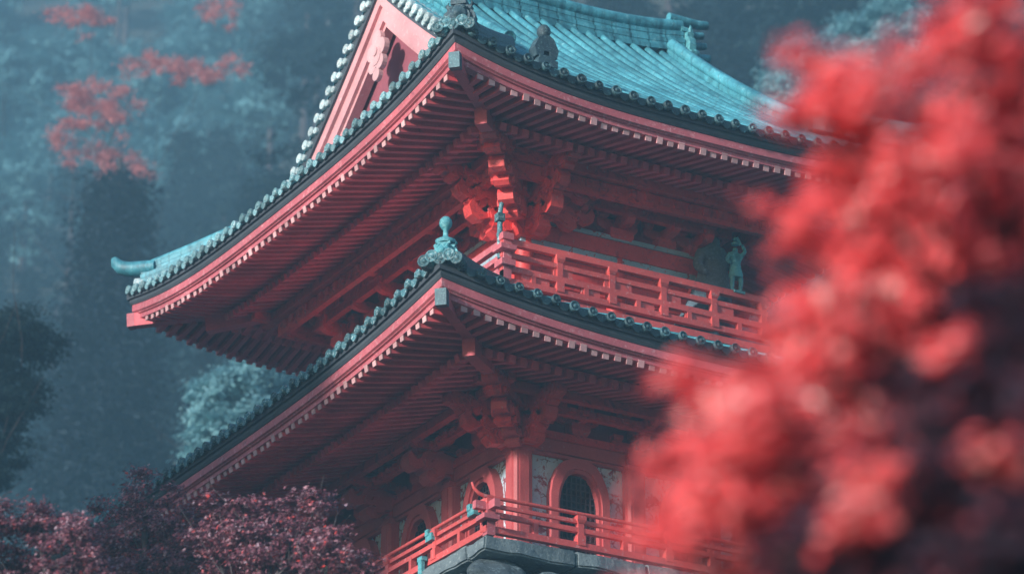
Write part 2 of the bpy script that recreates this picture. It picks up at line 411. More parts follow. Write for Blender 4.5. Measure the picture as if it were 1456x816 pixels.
# ---------------- ridges
def ridge(mb, pts, w, h, n_layers=4, topr=.12, mi=0):
    """stacked ridge tiles following pts (base line), round cover tile on top"""
    pts = [Vector(p) for p in pts]
    for k in range(n_layers):
        ww = w*(1-.10*k) if k % 2 == 0 else w*(.86-.10*k)
        z = h*(k+.5)/n_layers
        for a, b in zip(pts[:-1], pts[1:]):
            d = (b-a).normalized()
            mb.bar(a+Zv*z-d*.01, b+Zv*z+d*.01, ww, h/n_layers*.98, Zv, mi)
    mb.tube([p+Zv*(h+topr*.35) for p in pts], topr, 10, mi)
def onigawara(name, p, out, w, h, parent, mat, spike=0., ball=0.):
    """gable-like demon-face ridge end: arched plate, cheeks, boss and finial"""
    out = Vector(out).normalized(); lat = out.cross(Zv).normalized(); p = Vector(p)
    mb = MB()
    poly = [(-.55,0),(-.60,.12),(-.48,.20),(-.52,.42),(-.46,.62),(-.36,.72),(-.40,.86),(-.22,.90),(-.10,1.0),(.10,1.0),(.22,.90),(.40,.86),(.36,.72),(.46,.62),(.52,.42),(.48,.20),(.60,.12),(.55,0)]
    mb.prism([(u*w, v*h) for u, v in poly], p, lat, Zv, out, .16)
    inner = [(u*w*.74, .08*h+v*h*.80) for u, v in poly]
    mb.prism(inner, p+out*.10, lat, Zv, out, .10)
    mb.lathe(p+out*.14+Zv*h*.46, [(w*.30,-.04),(w*.30,.03),(w*.24,.07),(w*.12,.09),(w*.10,.14),(.01,.15)], out, 14)
    for sg in (-1, 1):
        mb.lathe(p+out*.15+Zv*h*.72+lat*sg*w*.17, [(w*.09,0),(w*.08,.05),(.01,.07)], out, 8)
        mb.lathe(p+out*.10+lat*sg*w*.40+Zv*h*.12, [(w*.16,-.05),(w*.16,.05),(w*.10,.08),(.01,.09)], out, 10)
        mb.tube([p+out*.14+lat*sg*w*.14+Zv*h*.22, p+out*.2+lat*sg*w*.24+Zv*h*.2, p+out*.2+lat*sg*w*.32+Zv*h*.28], [w*.05,w*.045,w*.02], 6)
        mb.tube([p+lat*sg*w*.30+Zv*h*.86, p+lat*sg*w*.40+Zv*h*1.0, p+lat*sg*w*.36+Zv*h*1.12], [w*.08,w*.06,w*.02], 6)
    mb.box(p-out*.02+Zv*h*1.02, (.30, .24*w/.5, .10), (out, lat, Zv))
    if spike:
        mb.tube([p+Zv*h*1.0, p+Zv*(h+spike*.6)+out*.03, p+Zv*(h+spike)+out*.10], [.09,.06,.035], 8)
    if ball:
        t = p+Zv*h
        mb.lathe(t, [(.17,0),(.19,.06),(.10,.10),(.05,.15),(.045,.26),(.07,.29),(.105,.34),(.12,.40),(.105,.47),(.06,.52),(.015,.54)], Zv, 12)
    return mb.build(name, mat, parent)

def hipP(rf, sx, sy, d, dz=0.):
    cx, cy = (rf.x0, rf.x1)[sx], (rf.y0, rf.y1)[sy]; ix, iy = (1,-1)[sx], (1,-1)[sy]
    return Vector((cx+ix*d, cy+iy*d, rf.z + rf.l*max(0., 1-max(d,0)/rf.dl)**2 + .30 + rf.prof(max(d,0)) + dz))
for sx, sy in ((0,0),(0,1),(1,0),(1,1)):
    for rf, ro, dm in ((low, roof1, o1-.75), (upr, roof2, (XGL if sx == 0 else XGR)+.1)):
        mb = MB()
        if (rf is upr and sx == 0 and sy == 1) or (rf is upr and sx == 1):
            # seen from the side: layered ridge ending in an upturned horn
            pts = [hipP(rf, sx, sy, .15+(dm-.15)*j/8, .02) for j in range(9)]
            ridge(mb, pts, .30, .46, 5, .10)
            q = hipP(rf, sx, sy, .15, .50); o = Vector((-1 if sx == 0 else 1, -1 if sy == 0 else 1, 0)).normalized()
            mb.tube([q-o*.3, q+o*.12, q+o*.34+Zv*.01, q+o*.52+Zv*.07, q+o*.64+Zv*.18, q+o*.69+Zv*.30], [.16,.17,.17,.16,.13,.08], 10)
            mb.build('hip_ridge', M['tile'], ro)
            m2 = MB(); cap_disc(m2, hipP(rf, sx, sy, .05, .16), o, .14, .2); cap_disc(m2, hipP(rf, sx, sy, -.05, .0), o, .12, .2)
            m2.build('ridge_end_tile', M['pale'], ro)
        else:
            pts = [hipP(rf, sx, sy, .35+(dm-.35)*j/8, .02) for j in range(9)]
            ridge(mb, pts, .30, .20 if rf is upr else .28, 3, .11)
            mb.build('hip_ridge', M['slate'], ro)
# near corner ornaments
oo = Vector((-1,-1,0))
onigawara('ridge_end_ornament', hipP(upr,0,0,.22,.02), oo, .62, .52, roof2, M['slate'], spike=.75)
onigawara('ridge_end_ornament', hipP(low,0,0,.16,.0), oo, .50, .40, roof1, M['bronze'], ball=1)
for rf, ro in ((upr, roof2), (low, roof1)):     # clustered round end tiles at the two near corners
    mb = MB()
    for k, (a, h) in enumerate(((-.16,.06),(.16,.06),(0,.0),(-.30,-.02),(.30,-.02))):
        lat = Vector((1,-1,0)).normalized(); cap_disc(mb, hipP(rf,0,0,-.08,.02+h)+lat*a, oo.normalized(), .12, .3)
    mb.build('corner_tile', M['cap'], ro)
# small ridge-foot beast on the right-hand eave
mb = MB(); b = upr.S('F', 2.05, .25, .05)
mb.box(b+Vector((0,0,.06)), (.42,.34,.14)); mb.box(b+Vector((0,0,.17)), (.34,.28,.10))
mb.prism([(-.22,0),(-.26,.18),(-.16,.40),(-.07,.46),(.07,.46),(.16,.40),(.26,.18),(.22,0),(.08,0),(.06,.12),(-.06,.12),(-.08,0)], b+Zv*.20, Vector((1,0,0)), Zv, Vector((0,1,0)), .24)
mb.lathe(b+Zv*.66, [(.05,-.04),(.10,0),(.135,.09),(.13,.17),(.08,.24),(.01,.26)], Zv, 12)
mb.build('roof_beast', M['slate'], roof2)

# ---------------- gables, verges, main ridge
YM = (Y0+Y1)/2
def zsurf(dy): return upr.z+.30+upr.prof(dy)
def make_gable(xg, ox, name_out):
    """xg plane of the verge, ox -1 for the left-hand gable and +1 for the far one"""
    out = Vector((ox,0,0)); g = XGL if ox < 0 else XGR
    N = 26; d0 = g-.25
    def prof(dy, dz, x): return [Vector((x, Y0+dy, zsurf(dy)+dz)), Vector((x, Y1-dy, zsurf(dy)+dz))]
    dys = [d0+(HALF-d0)*i/N for i in range(N+1)]
    def band(mb, top, bot, xin, xout, mi=0, bw=0.):
        # barge board strip between two vertical offsets, thickness xin..xout, for both slopes
        for sgn in (0, 1):
            rows = []
            for dy in dys:
                q = prof(dy, 0, 0)[sgn]; y, z = q.y, q.z
                rows.append([Vector((xout,y,z+top)), Vector((xout,y,z+bot)), Vector((xin,y,z+bot)), Vector((xin,y,z+top))])
            m = 4; vs = [p for r in rows for p in r]
            fs = [(i*m+k, i*m+(k+1)%m, (i+1)*m+(k+1)%m, (i+1)*m+k) for i in range(len(rows)-1) for k in range(m)] + [(0,1,2,3), tuple(len(vs)-4+k for k in range(4))]
            mb.add(vs, fs, mi)
    xo = xg
    mb = MB(); band(mb, -.02, -.34, xo-ox*.30, xo+ox*.02); mb.build('verge_board', M['dark'], roof2)
    mb = MB(); band(mb, -.343, -.62, xo-ox*.28, xo-ox*.04); band(mb, -.623, -.98, xo-ox*.34, xo-ox*.12)
    mb.build('barge_board', M['barge'], roof2)
    mb = MB(); band(mb, -.983, -1.10, xo-ox*.42, xo-ox*.20); mb.build('barge_trim', M['barge'], roof2)
    # recessed wall
    mb = MB(); xw = xo-ox*.50
    poly = [(Y0+dy, zsurf(dy)-.5) for dy in dys] + [(Y1-dy, zsurf(dy)-.5) for dy in reversed(dys)][1:]
    base = zsurf(d0)-.9
    vs = [Vector((xw, y, z)) for y, z in poly]; mb.add(vs+[Vector((xw, Y1-d0, base)), Vector((xw, Y0+d0, base))], [tuple(range(len(poly)+2))])
    mb.build('gable_wall', M['gable'], roof2)
    # carved pendant
    mb = MB(); zc = zsurf(HALF)-1.75
    def lobe(cy, cz, r, n=14): return [(cy+r*math.cos(2*PI*k/n), cz+r*math.sin(2*PI*k/n)) for k in range(n)]
    for cy, cz, r, t in ((0,.30,.20,.10),(-.20,.05,.20,.12),(.20,.05,.20,.12),(-.16,-.28,.17,.11),(.16,-.28,.17,.11),(0,-.10,.22,.14),(0,-.52,.15,.10),(0,.0,.10,.19)):
        mb.prism(lobe(cy, cz, r), Vector((xo-ox*.02, YM, zc)), Vector((0,1,0)), Zv, out, t)
    mb.build('gable_pendant', worn_pend, roof2)
    # verge tile ends: a big round one and a small one below it, all the way up both slopes
    for sgn in (0, 1):
        mb = MB(); dy = g-.1
        while dy < HALF-.12:
            p = prof(dy, .02, xo+ox*.10)[sgn]; cap_disc(mb, p, out+Zv*.05, .112, .35)
            p = prof(dy+.17, -.15, xo+ox*.07)[sgn]; cap_disc(mb, p, out+Zv*.05, .075, .2)
            sl = upr.prof(dy+.1)-upr.prof(dy); dy += .34/math.hypot(1, sl/.1)
        mb.build('verge_tile', M['pale'], roof2)
    # descending ridge set back from the verge
    for sgn in (0, 1):
        mb = MB(); xr = xo-ox*.55
        pts = []
        for j in range(14):
            dy = HALF-.35-(HALF-.35-g-.2)*j/13; q = prof(dy, .03, xr)[sgn]; pts.append(q)
        ridge(mb, pts, .30, .34, 4, .13)
        q = pts[-1]; oy = Vector((0, -1 if sgn == 0 else 1, -.35))
        cap_disc(mb, q+Zv*.36+oy*.1, oy, .15, .2); 
        mb.build('descending_ridge', M['tile'], roof2)
worn_pend = worn('pale_carved_wood', (.70,.42,.42), (.62,.36,.37), (.76,.56,.55), (.55,.68), .6, 4)
make_gable(X0+upr.splits[0], -1, 'left'); make_gable(X0+upr.splits[1], 1, 'right')
xa, xb = X0+upr.splits[0], X0+upr.splits[1]
mb = MB()
pts = []
for j in range(17):
    t = j/16; u = abs(2*t-1); pts.append(Vector((xa+.1+(xb-xa-.2)*t, YM, ZR-.15+.28*u**3)))
ridge(mb, pts, .46, .62, 6, .16)
mb.build('main_ridge', M['tile'], roof2)
for ox, x, pz in ((-1, xa, pts[0]), (1, xb, pts[-1])):
    onigawara('ridge_end_ornament', (x+ox*.02, YM, pz.z-.15), (ox,0,0), .66, .70, roof2, M['bronze'])
    mb = MB()
    for k, (dz, L, r) in enumerate(((.84,.62,.11),(.55,.50,.09),(.30,.56,.09),(.02,.66,.10),(-.28,.95,.10))):
        mb.tube([Vector((x-ox*.4, YM, pz.z+dz)), Vector((x+ox*L*.6, YM, pz.z+dz)), Vector((x+ox*L, YM, pz.z+dz+.05))], [r, r, r*.9], 10)
    mb.build('ridge_horn', M['tile'], roof2)

# ================================================================== bracket sets
def arm(mb, o, ax, L, h=.19, w=.15, mi=0, one=False):
    """bow-shaped bracket arm centred on o (or leaving o when one=True)"""
    ax = Vector(ax).normalized(); lat = ax.cross(Zv)
    a = 0 if one else -L/2; b = L if one else L/2
    c = .14
    poly = [(a,h),(a,h*.42 if not one else 0),(a+(c*.5 if not one else 0),h*.12 if not one else 0),(a+(c if not one else .02),0),(b-c*1.4,0),(b-c*.6,h*.14),(b-c*.2,h*.32),(b,h*.5),(b,h)]
    mb.prism(poly, o, ax, Zv, lat, w, mi)
def block(mb, o, s=.23, h=.15, ax=(1,0,0), mi=0):
    if isinstance(mb, Blocks): mb.items.append((Vector(o), s, h, Vector(ax))); return
    ax = Vector(ax).normalized(); lat = Zv.cross(ax); b = s*.36; t = s*.5
    vs = []
    for r, z in ((b,0),(t,h*.45),(t,h)):
        for p, q in ((-1,-1),(1,-1),(1,1),(-1,1)): vs.append(Vector(o)+ax*p*r+lat*q*r+Zv*z)
    fs = [(3,2,1,0),(8,9,10,11)] + [(i*4+k, i*4+(k+1)%4, (i+1)*4+(k+1)%4, (i+1)*4+k) for i in (0,1) for k in range(4)]
    mb.add(vs, fs, mi)
def nose(mb, o, ax, s=1., w=.16):
    """carved beast-head beam end, curling up at the tip"""
    ax = Vector(ax).normalized(); lat = ax.cross(Zv)
    poly = [(-.25,.20),(-.25,-.14),(.0,-.17),(.10,-.27),(.26,-.30),(.36,-.22),(.33,-.10),(.42,-.06),(.56,-.12),(.68,-.06),(.72,.08),(.66,.20),(.60,.12),(.53,.06),(.46,.10),(.42,.20),(.30,.26),(.20,.22),(.10,.27)]
    mb.prism([(u*s, v*s) for u, v in poly], o, ax, Zv, lat, w)
    mb.prism([(u*s*.55+.02, v*s*.6-.03*s) for u, v in poly], o, ax, Zv, lat, w*1.5)
    for sg in (-1, 1):
        mb.lathe(Vector(o)+ax*.38*s+lat*sg*w*.5+Zv*.06*s, [(.06*s,-.02),(.055*s,.03),(.01,.05)], lat*sg, 8)
def cluster(o, outs, z0, steps, step, rise, corner=None, big=1.0):
    """stepped bracket set; outs = outward axes; corner = diagonal axis for a corner set"""
    root = empty('bracket_set', (0,0,0), pagoda); o = Vector((o[0], o[1], z0))
    base = MB(); block(base, o, .42*big, .26, (1,0,0)); base.build('bearing_block', M['red'], root)
    am = MB(); bl = Blocks()
    for n in outs:
        n = Vector(n); t = n.cross(Zv)
        for k in range(steps):
            z = .26+rise*k; L = step*(k+1)
            arm(am, o+Zv*z-n*.15, n, L+.30, .20*big, .15*big, one=True)
            block(bl, o+n*L+Zv*(z+.20*big), .24*big, rise-.20*big+.002, n)
            Lt = .95+.12*k
            arm(am, o+n*(step*k)+Zv*(z+.004), t, Lt, .19*big, .14*big)
            for q in (-1, 0, 1):
                if q == 0 and k < steps: continue
                block(bl, o+n*step*k+t*q*(Lt/2-.12)+Zv*(z+.194*big), .22*big, rise-.194*big, n)
            if k >= 1:
                arm(am, o+n*(step*(k))+Zv*(z+.004), t, Lt+.35, .17*big, .13*big)
        zt = .26+rise*steps
        arm(am, o+n*(step*steps)+Zv*(zt+.004), t, 1.15, .18*big, .14*big)
        for q in (-1, 0, 1): block(bl, o+n*step*steps+t*q*.45+Zv*(zt+.185*big), .22*big, .14, n)
    if corner:
        c = Vector(corner).normalized(); t = c.cross(Zv); q = 1.414
        nz = MB()
        for k in range(steps):
            z = .26+rise*k; L = step*(k+1)*q
            am.bar(o+Zv*(z+.11*big)-c*.2, o+c*(L+.06)+Zv*(z+.11*big), .20*big, .22*big)
            block(bl, o+c*L+Zv*(z+.22*big), .30*big, rise-.22*big+.003, c)
            nose(nz, o+c*(L+.14)+Zv*(z+.08), c, .50*big, .17*big)
            for sg in (-1, 1):
                ax = (c + t*sg).normalized()
                nose(nz, o+ax*(step*(k+.7)+.25)+Zv*(z+.06), ax, .42*big, .12*big)
        for n in outs:
            n = Vector(n)
            for k in range(steps):
                nose(nz, o+n*(.30+step*.75*k)+Zv*(.34+rise*k), n, (1.05-.1*k)*big*.72, .15*big)
        nz.build('carved_nose', M['red'], root)
    am.build('bracket_arm', M['red'], root); bl.build('bearing_block', M['red'], root)
    return root

# ================================================================== lower storey
colx = [0, 2.52, 5.04, W1]; coly = [0, 2.52, 5.04, 7.40, 9.70, D1]
def column(x, y, z0, z1, w=.40):
    mb = MB(); c = .045; h = w/2
    pts = [(-h+c,-h),(h-c,-h),(h,-h+c),(h,h-c),(h-c,h),(-h+c,h),(-h,h-c),(-h,-h+c)]
    mb.prism(pts, (x,y,(z0+z1)/2), (1,0,0), (0,1,0), (0,0,1), z1-z0)
    for s_ in (-1, 1):                                # raised fillets down the faces
        mb.box((x, y+s_*(h+.006), (z0+z1)/2), (w*.5,.012,(z1-z0)*.94)); mb.box((x+s_*(h+.006), y, (z0+z1)/2), (.012,w*.5,(z1-z0)*.94))
    mb.box((x,y,z0+.08), (w+.10,w+.10,.16)); mb.box((x,y,z1-.05), (w+.06,w+.06,.10))
    return mb.build('column', M['red2'], pagoda)
M['red2'] = worn('column_paint', (.62,.12,.12), (.54,.09,.10), (.66,.26,.25), (.62,.74), .5, 1.2, (.66,.82,(.25,.06,.08)), .3, 18)
for x in colx: column(x, 0, 0, 2.5)
for y in coly[1:]: column(0, y, 0, 2.5)
for x in colx[1:]: column(x, D1, 0, 2.5)
for y in coly[1:-1]: column(W1, y, 0, 2.5)
def arch(w, h, flare=.05):
    half = [(w/2+flare,0),(w/2+.01,.12*h),(w/2,.3*h),(w/2,.64*h),(w*.465,.76*h),(w*.37,.885*h),(w*.27,.96*h),(w*.13,.995*h),(0,h)]
    return half + [(-u, v) for u, v in half[-2::-1]]
def bay(side, a0, a1, window):
    """one wall bay on the front (F) or left (L) face, between two columns"""
    if side == 'F': U = Vector((1,0,0)); N = Vector((0,-1,0)); o = Vector((a0+.2,0,0))
    elif side == 'L': U = Vector((0,1,0)); N = Vector((-1,0,0)); o = Vector((0,a0+.2,0))
    elif side == 'B': U = Vector((1,0,0)); N = Vector((0,1,0)); o = Vector((a0+.2,D1,0))
    else: U = Vector((0,1,0)); N = Vector((1,0,0)); o = Vector((W1,a0+.2,0))
    w = a1-a0-.4; H = 2.72; z0 = .02
    root = empty('wall_bay', (0,0,0), pagoda)
    mb = MB()
    if window:
        outl = arch(1.12, 1.92, .03); n = len(outl)
        shift = [(u+w/2, v+.40) for u, v in outl]
        # plaster sheet with the opening: ring from the opening to a rectangle
        rect = []
        for u, v in shift:
            k = len(rect)/(n-1)
            if k < .25: rect.append((w, v))
            elif k > .75: rect.append((0, v))
            else: rect.append((w/2+(u-w/2)*w/1.14, H)) 
        rect[3] = (w, shift[3][1]); rect[4] = (w, H); rect[n-5] = (0, H); rect[n-4] = (0, shift[n-4][1])
        for i in range(n-1):
            a, b, c, d = shift[i], shift[i+1], rect[i+1], rect[i]
            mb.add([o+U*p+Zv*q-N*.02 for p, q in (a, b, c, d)], [(0,1,2,3)])
        mb.add([o+U*p+Zv*q-N*.02 for p, q in ((0,z0),(w,z0),(w,.40),(0,.40))], [(0,1,2,3)])
        mb.build('plaster', M['plaster'], root)
        mb = MB(); out_ = [(u+w/2, v+.30) for u, v in arch(1.30, 2.14, .06)]; inn = [(u+w/2, v+.44) for u, v in arch(.86, 1.72, .03)]
        mb.ring(out_, inn, o+N*.05, U, Zv, N, .14); inn2 = [(u+w/2, v+.40) for u, v in arch(.98, 1.84, .03)]
        mb.ring(out_, inn2, o+N*.14, U, Zv, N, .05)
        mb.build('window_frame', M['red2'], root)
        mb = MB()
        for i in range(9):
            u = w/2-.42+.105*i; mb.box(o+U*u+Zv*1.28-N*.01, (.028,.028,1.75), (U, N, Zv))
        for j in range(14): mb.box(o+U*w/2+Zv*(.5+.125*j)-N*.012, (.88,.024,.024), (U, N, Zv))
        mb.build('window_lattice', M['wood'], root)
    else:
        mb.box(o+U*w/2+Zv*(H/2)-N*.03, (w,.06,H), (U, N, Zv)); mb.build('plaster', M['plaster'], root)
    mb = MB(); mb.box(o+U*w/2+Zv*.12+N*.02, (w-.004,.12,.2), (U, N, Zv)); mb.build('ground_sill', M['red2'], root); mb = MB()
    mb.box(o+U*w/2+Zv*2.62+N*.06, (w-.06,.16,.24), (U, N, Zv)); mb.box(o+U*w/2+Zv*2.46+N*.04, (w-.06,.10,.06), (U,N,Zv))
    mb.build('lintel', M['red2'], root)
for i in range(3): bay('F', colx[i], colx[i+1], True)
for i in range(5): bay('L', coly[i], coly[i+1], True)
for i in range(3): bay('B', colx[i], colx[i+1], False)
for i in range(5): bay('R', coly[i], coly[i+1], False)
mb = MB(); mb.box((W1/2, D1/2, 1.3), (W1-.5, D1-.5, 2.55)); mb.build('inner_core', M['void'], pagoda)
def ringbeam(rx0, rx1, ry0, ry1, z0, z1, th, name, mat, dent=0., ext=.0):
    mb = MB(); zc, h = (z0+z1)/2, z1-z0
    mb.box(((rx0+rx1)/2, ry0, zc), (rx1-rx0+th+2*ext, th, h)); mb.box(((rx0+rx1)/2, ry1, zc), (rx1-rx0+th+2*ext, th, h))
    mb.box((rx0, (ry0+ry1)/2, zc-.003), (th, ry1-ry0-th-.002 if not ext else ry1-ry0+2*ext, h)); mb.box((rx1, (ry0+ry1)/2, zc-.003), (th, ry1-ry0-th-.002 if not ext else ry1-ry0+2*ext, h))
    if dent:
        x = rx0+.15
        while x < rx1: mb.box((x, ry0-th/2-.03, zc+h*.12), (.13,.06,h*.55)); x += dent
        y = ry0+.15
        while y < ry1: mb.box((rx0-th/2-.03, y, zc+h*.12), (.06,.13,h*.55)); y += dent
    return mb.build(name, mat, pagoda)
# wall band over the columns, bracket zone, purlins
ringbeam(0, W1, 0, D1, 2.752, 2.90, .36, 'wall_plate', M['red'])
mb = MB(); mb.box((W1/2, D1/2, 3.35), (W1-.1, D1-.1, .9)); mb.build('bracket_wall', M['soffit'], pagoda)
for x in colx[1:]: cluster((x,0), [(0,-1,0)], 2.55, 2, .42, .32)
for y in coly[1:]: cluster((0,y), [(-1,0,0)], 2.55, 2, .42, .32)
cluster((0,0), [(0,-1,0),(-1,0,0)], 2.48, 2, .50, .36, (-1,-1,0), 1.75)
for x in (1.26, 3.78): cluster((x,0), [(0,-1,0)], 2.90, 1, .42, .30)
for y in (1.26, 3.78, 6.2): cluster((0,y), [(-1,0,0)], 2.90, 1, .42, .30)
pz = 3.3127+soff(o1-1.0)-.30
ringbeam(-.95, W1+.95, -.95, D1+.95, pz-.17, pz, .17, 'purlin', M['red'], 0, .45)
ringbeam(-.55, W1+.55, -.55, D1+.55, pz-.30, pz-.14, .14, 'tie_beam', M['red'], .30)
# big elephant-nose beam ends projecting from the left-hand columns
for y in coly[1:3]:
    mb = MB(); nose(mb, (-.30, y, 2.78), (-1,0,0), 1.15, .34); mb.build('beam_end', M['red2'], pagoda)
mb = MB(); nose(mb, (-.15,-.15,2.62), (-1,-1,0), .8, .26); nose(mb, (0,-.25,2.66), (0,-1,0), .7, .22); nose(mb, (-.25,0,2.66), (-1,0,0), .7, .22)
mb.build('beam_end', M['red2'], pagoda)

# ================================================================== upper storey
UX0, UX1, UY0, UY1 = s2, s2+W2, s2, s2+D2
mb = MB(); mb.box(((UX0+UX1)/2, (UY0+UY1)/2, 6.6), (W2-.2, D2-.2, 4.2)); mb.build('upper_wall', M['soffit'], pagoda)
ux = [UX0, UX0+2.1, UX1]; uy = [UY0, UY0+2.5, UY0+5.0, UY1]
def ucol(x, y):
    mb = MB(); mb.lathe((x,y,4.6), [(.19,0),(.20,1.4),(.18,2.55)], Zv, 14); mb.build('upper_column', M['red'], pagoda)
for x in ux: ucol(x, UY0)
for y in uy[1:]: ucol(UX0, y)
g = .10
ringbeam(UX0-g, UX1+g, UY0-g, UY1+g, 6.72, 6.97, .14, 'painted_beam', M['bluestrip'])
ringbeam(UX0-g, UX1+g, UY0-g, UY1+g, 6.975, 7.30, .20, 'head_beam', M['red'])
ringbeam(UX0-g, UX1+g, UY0-g, UY1+g, 7.305, 7.40, .26, 'painted_plate', M['bluestrip'])
ringbeam(UX0, UX1, UY0, UY1, 6.10, 6.71, .10, 'dado_panel', M['red'])
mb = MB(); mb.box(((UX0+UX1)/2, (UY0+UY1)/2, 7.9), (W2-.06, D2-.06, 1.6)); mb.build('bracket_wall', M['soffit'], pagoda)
for x in ux[1:]: cluster((x,UY0), [(0,-1,0)], 7.30, 2, .50, .36, None, 1.3)
for y in uy[1:]: cluster((UX0,y), [(-1,0,0)], 7.30, 2, .50, .36, None, 1.3)
cluster((UX0,UY0), [(0,-1,0),(-1,0,0)], 6.94, 3, .46, .40, (-1,-1,0), 1.85)
for x in (UX0+1.05, UX0+3.2): cluster((x,UY0), [(0,-1,0)], 7.35, 1, .46, .36)
for y in (UY0+1.25, UY0+3.75, UY0+6.2): cluster((UX0,y), [(-1,0,0)], 7.35, 1, .46, .36)
pz = 8.2693+soff(o2-1.3)-.27
ringbeam(UX0-1.2, UX1+1.2, UY0-1.2, UY1+1.2, pz-.20, pz, .18, 'purlin', M['red'], 0, .4)
ringbeam(UX0-1.05, UX1+1.05, UY0-1.05, UY1+1.05, pz-.52, pz-.22, .14, 'dentil_beam', M['red'], .34)
ringbeam(UX0-.5, UX1+.5, UY0-.5, UY1+.5, pz-.50, pz-.30, .14, 'tie_beam', M['red'])
# carved cloud arms spreading beside the corner set
for ax in ((1,0,0),(0,1,0)):
    mb = MB()
    ax = Vector(ax); n = Vector((0,-1,0)) if ax.x else Vector((-1,0,0))
    for k, (s_, z) in enumerate(((1.15,7.50),(1.0,7.92))):
        nose(mb, Vector((UX0,UY0,z))+n*(.42+.35*k)+ax*(.50+.12*k), ax, s_, .16)
    mb.build('carved_arm', M['red'], pagoda)

# balcony
bx0, bx1, by0, by1 = -.78, UX1+1.05, -.78, UY1+1.05
balc = empty('balcony', (0,0,0), pagoda)
mb = MB(); mb.box(((bx0+bx1)/2, (by0+by1)/2, 5.28), (bx1-bx0, by1-by0, .14)); mb.box(((bx0+bx1)/2, (by0+by1)/2, 5.10), (bx1-bx0-.3, by1-by0-.3, .2))
mb.build('balcony_floor', M['rail'], balc)
mb = MB(); mb.box(((bx0+bx1)/2, (by0+by1)/2, 4.6), (bx1-bx0-.6, by1-by0-.6, 1.0)); mb.build('balcony_base', M['red'], balc)
def rail_run(root, p0, p1, levels, posts, tall, mat, ext=(.22,.22), curl=True):
    """levels: (z, w, h, round?)"""
    p0 = Vector(p0); p1 = Vector(p1); d = (p1-p0).normalized(); L = (p1-p0).length
    for i, (z, w, h, rnd) in enumerate(levels):
        mb = MB(); a = p0-d*ext[0]+Zv*z; b = p1+d*ext[1]+Zv*z
        if rnd:
            pts = [a+(b-a)*k/10 for k in range(11)]
            rad = [w/2]*11
            if curl:
                pts = [a-d*.26+Zv*.22, a-d*.22+Zv*.12, a-d*.12+Zv*.035] + pts + [b+d*.12+Zv*.035, b+d*.22+Zv*.12, b+d*.26+Zv*.22]
                rad = [w*.30, w*.42, w*.48] + rad + [w*.48, w*.42, w*.30]
            mb.tube(pts, rad, 10)
        else: mb.bar(a, b, w, h)
        mb.build('rail', mat, root)
    n = round(L/posts)
    for k in range(n+1):
        q = p0 + d*(L*k/n); mb = MB(); full = (k % 2 == 0)
        z0 = levels[-1][0]; z1 = tall if full else levels[-2][0]
        mb.box(q+Zv*((z0+z1)/2), (.13 if full else .10, .115, z1-z0), (d, Zv.cross(d), Zv))
        if full:
            block(mb, q+Zv*(levels[0][0]-.20), .19, .14, d)
            mb.box(q+Zv*(z0+.10), (.17,.16,.20), (d, Zv.cross(d), Zv))
        mb.build('post', mat, root)
ulev = [(6.34,.12,.13,False),(6.06,.10,.10,False),(5.78,.12,.12,False),(5.52,.12,.12,False)]
rr = empty('railing', (0,0,0), pagoda)
rail_run(rr, (-.70,-.70,0), (bx1-.08,-.70,0), ulev, .62, 6.30, M['rail'], (.1,.1))
rl = empty('railing', (0,0,0), pagoda)
rail_run(rl, (-.703,-.60,0), (-.703,by1-.08,0), ulev, .62, 6.30, M['pink'], (.02,.1))
mb = MB()                                           # solid panels between the two lowest rails
x = -.3; k = 0
while x < bx1-.8:
    mb.box((x+.25,-.70,5.92 if k % 2 else 5.65), (.42 if k % 3 else .62,.05,.20 if k % 2 else .18)); x += .62; k += 1
    mb.build('rail_panel', M['rail'], rr); mb = MB()
mb = MB(); mb.box((-.70,-.70,6.02), (.17,.17,.95)); mb.box((-.70,-.70,6.42), (.24,.24,.14)); mb.box((-.74,-.74,6.16),(.34,.34,.10)); mb.box((-.72,-.72,5.86),(.30,.30,.12))
mb.build('corner_post', M['pink'], rr)
# patinated pipe rising at the balcony corner
mb = MB(); mb.tube([(-.78,-.62,6.0),(-.78,-.62,6.5),(-.76,-.60,6.95),(-.70,-.56,7.25)], [.05,.055,.05,.045], 8); mb.box((-.78,-.62,6.85),(.15,.15,.16)); mb.box((-.76,-.62,6.5),(.12,.12,.08))
mb.build('drain_pipe', M['cap'], pagoda)
# lower railing
p = 1.50
llev = [(.80,.075,.075,True),(.64,.07,.07,False),(.47,.10,.09,False),(.17,.13,.12,False)]
r1 = empty('railing', (0,0,0), pagoda); rail_run(r1, (-p,-p,0), (W1+p,-p,0), llev, .95, .72, M['rail'], (.10,.3))
r2 = empty('railing', (0,0,0), pagoda); rail_run(r2, (-p-.003,-p+.1,0), (-p-.003,D1+p,0), [(z-.012,w,h,r) for z,w,h,r in llev], .95, .71, M['rail'], (.12,.3), False)
mb = MB(); mb.box((-p,-p,.40), (.17,.17,.70)); mb.box((-p-.1,-p,.60),(.42,.12,.15)); mb.box((-p,-p-.1,.60),(.12,.42,.153)); mb.box((-p-.06,-p-.06,.36),(.32,.32,.09))
mb.build('corner_post', M['pink'], r1)
mb = MB()                                           # bronze sleeves on the left-hand rails
for y, z in ((.55,.60),(-1.05,.62)):
    mb.box((-p-.05,y,z),(.17,.24,.14)); mb.box((-p-.08,y+.06,z+.10),(.14,.12,.12)); mb.build('bronze_fitting', M['bronze'], r2); mb = MB()
mb.box((-p-.17,.75,-.02),(.07,.14,.55)); mb.box((-p-.15,.75,.22),(.12,.18,.08))
mb.build('bronze_fitting', M['bronze'], r2)

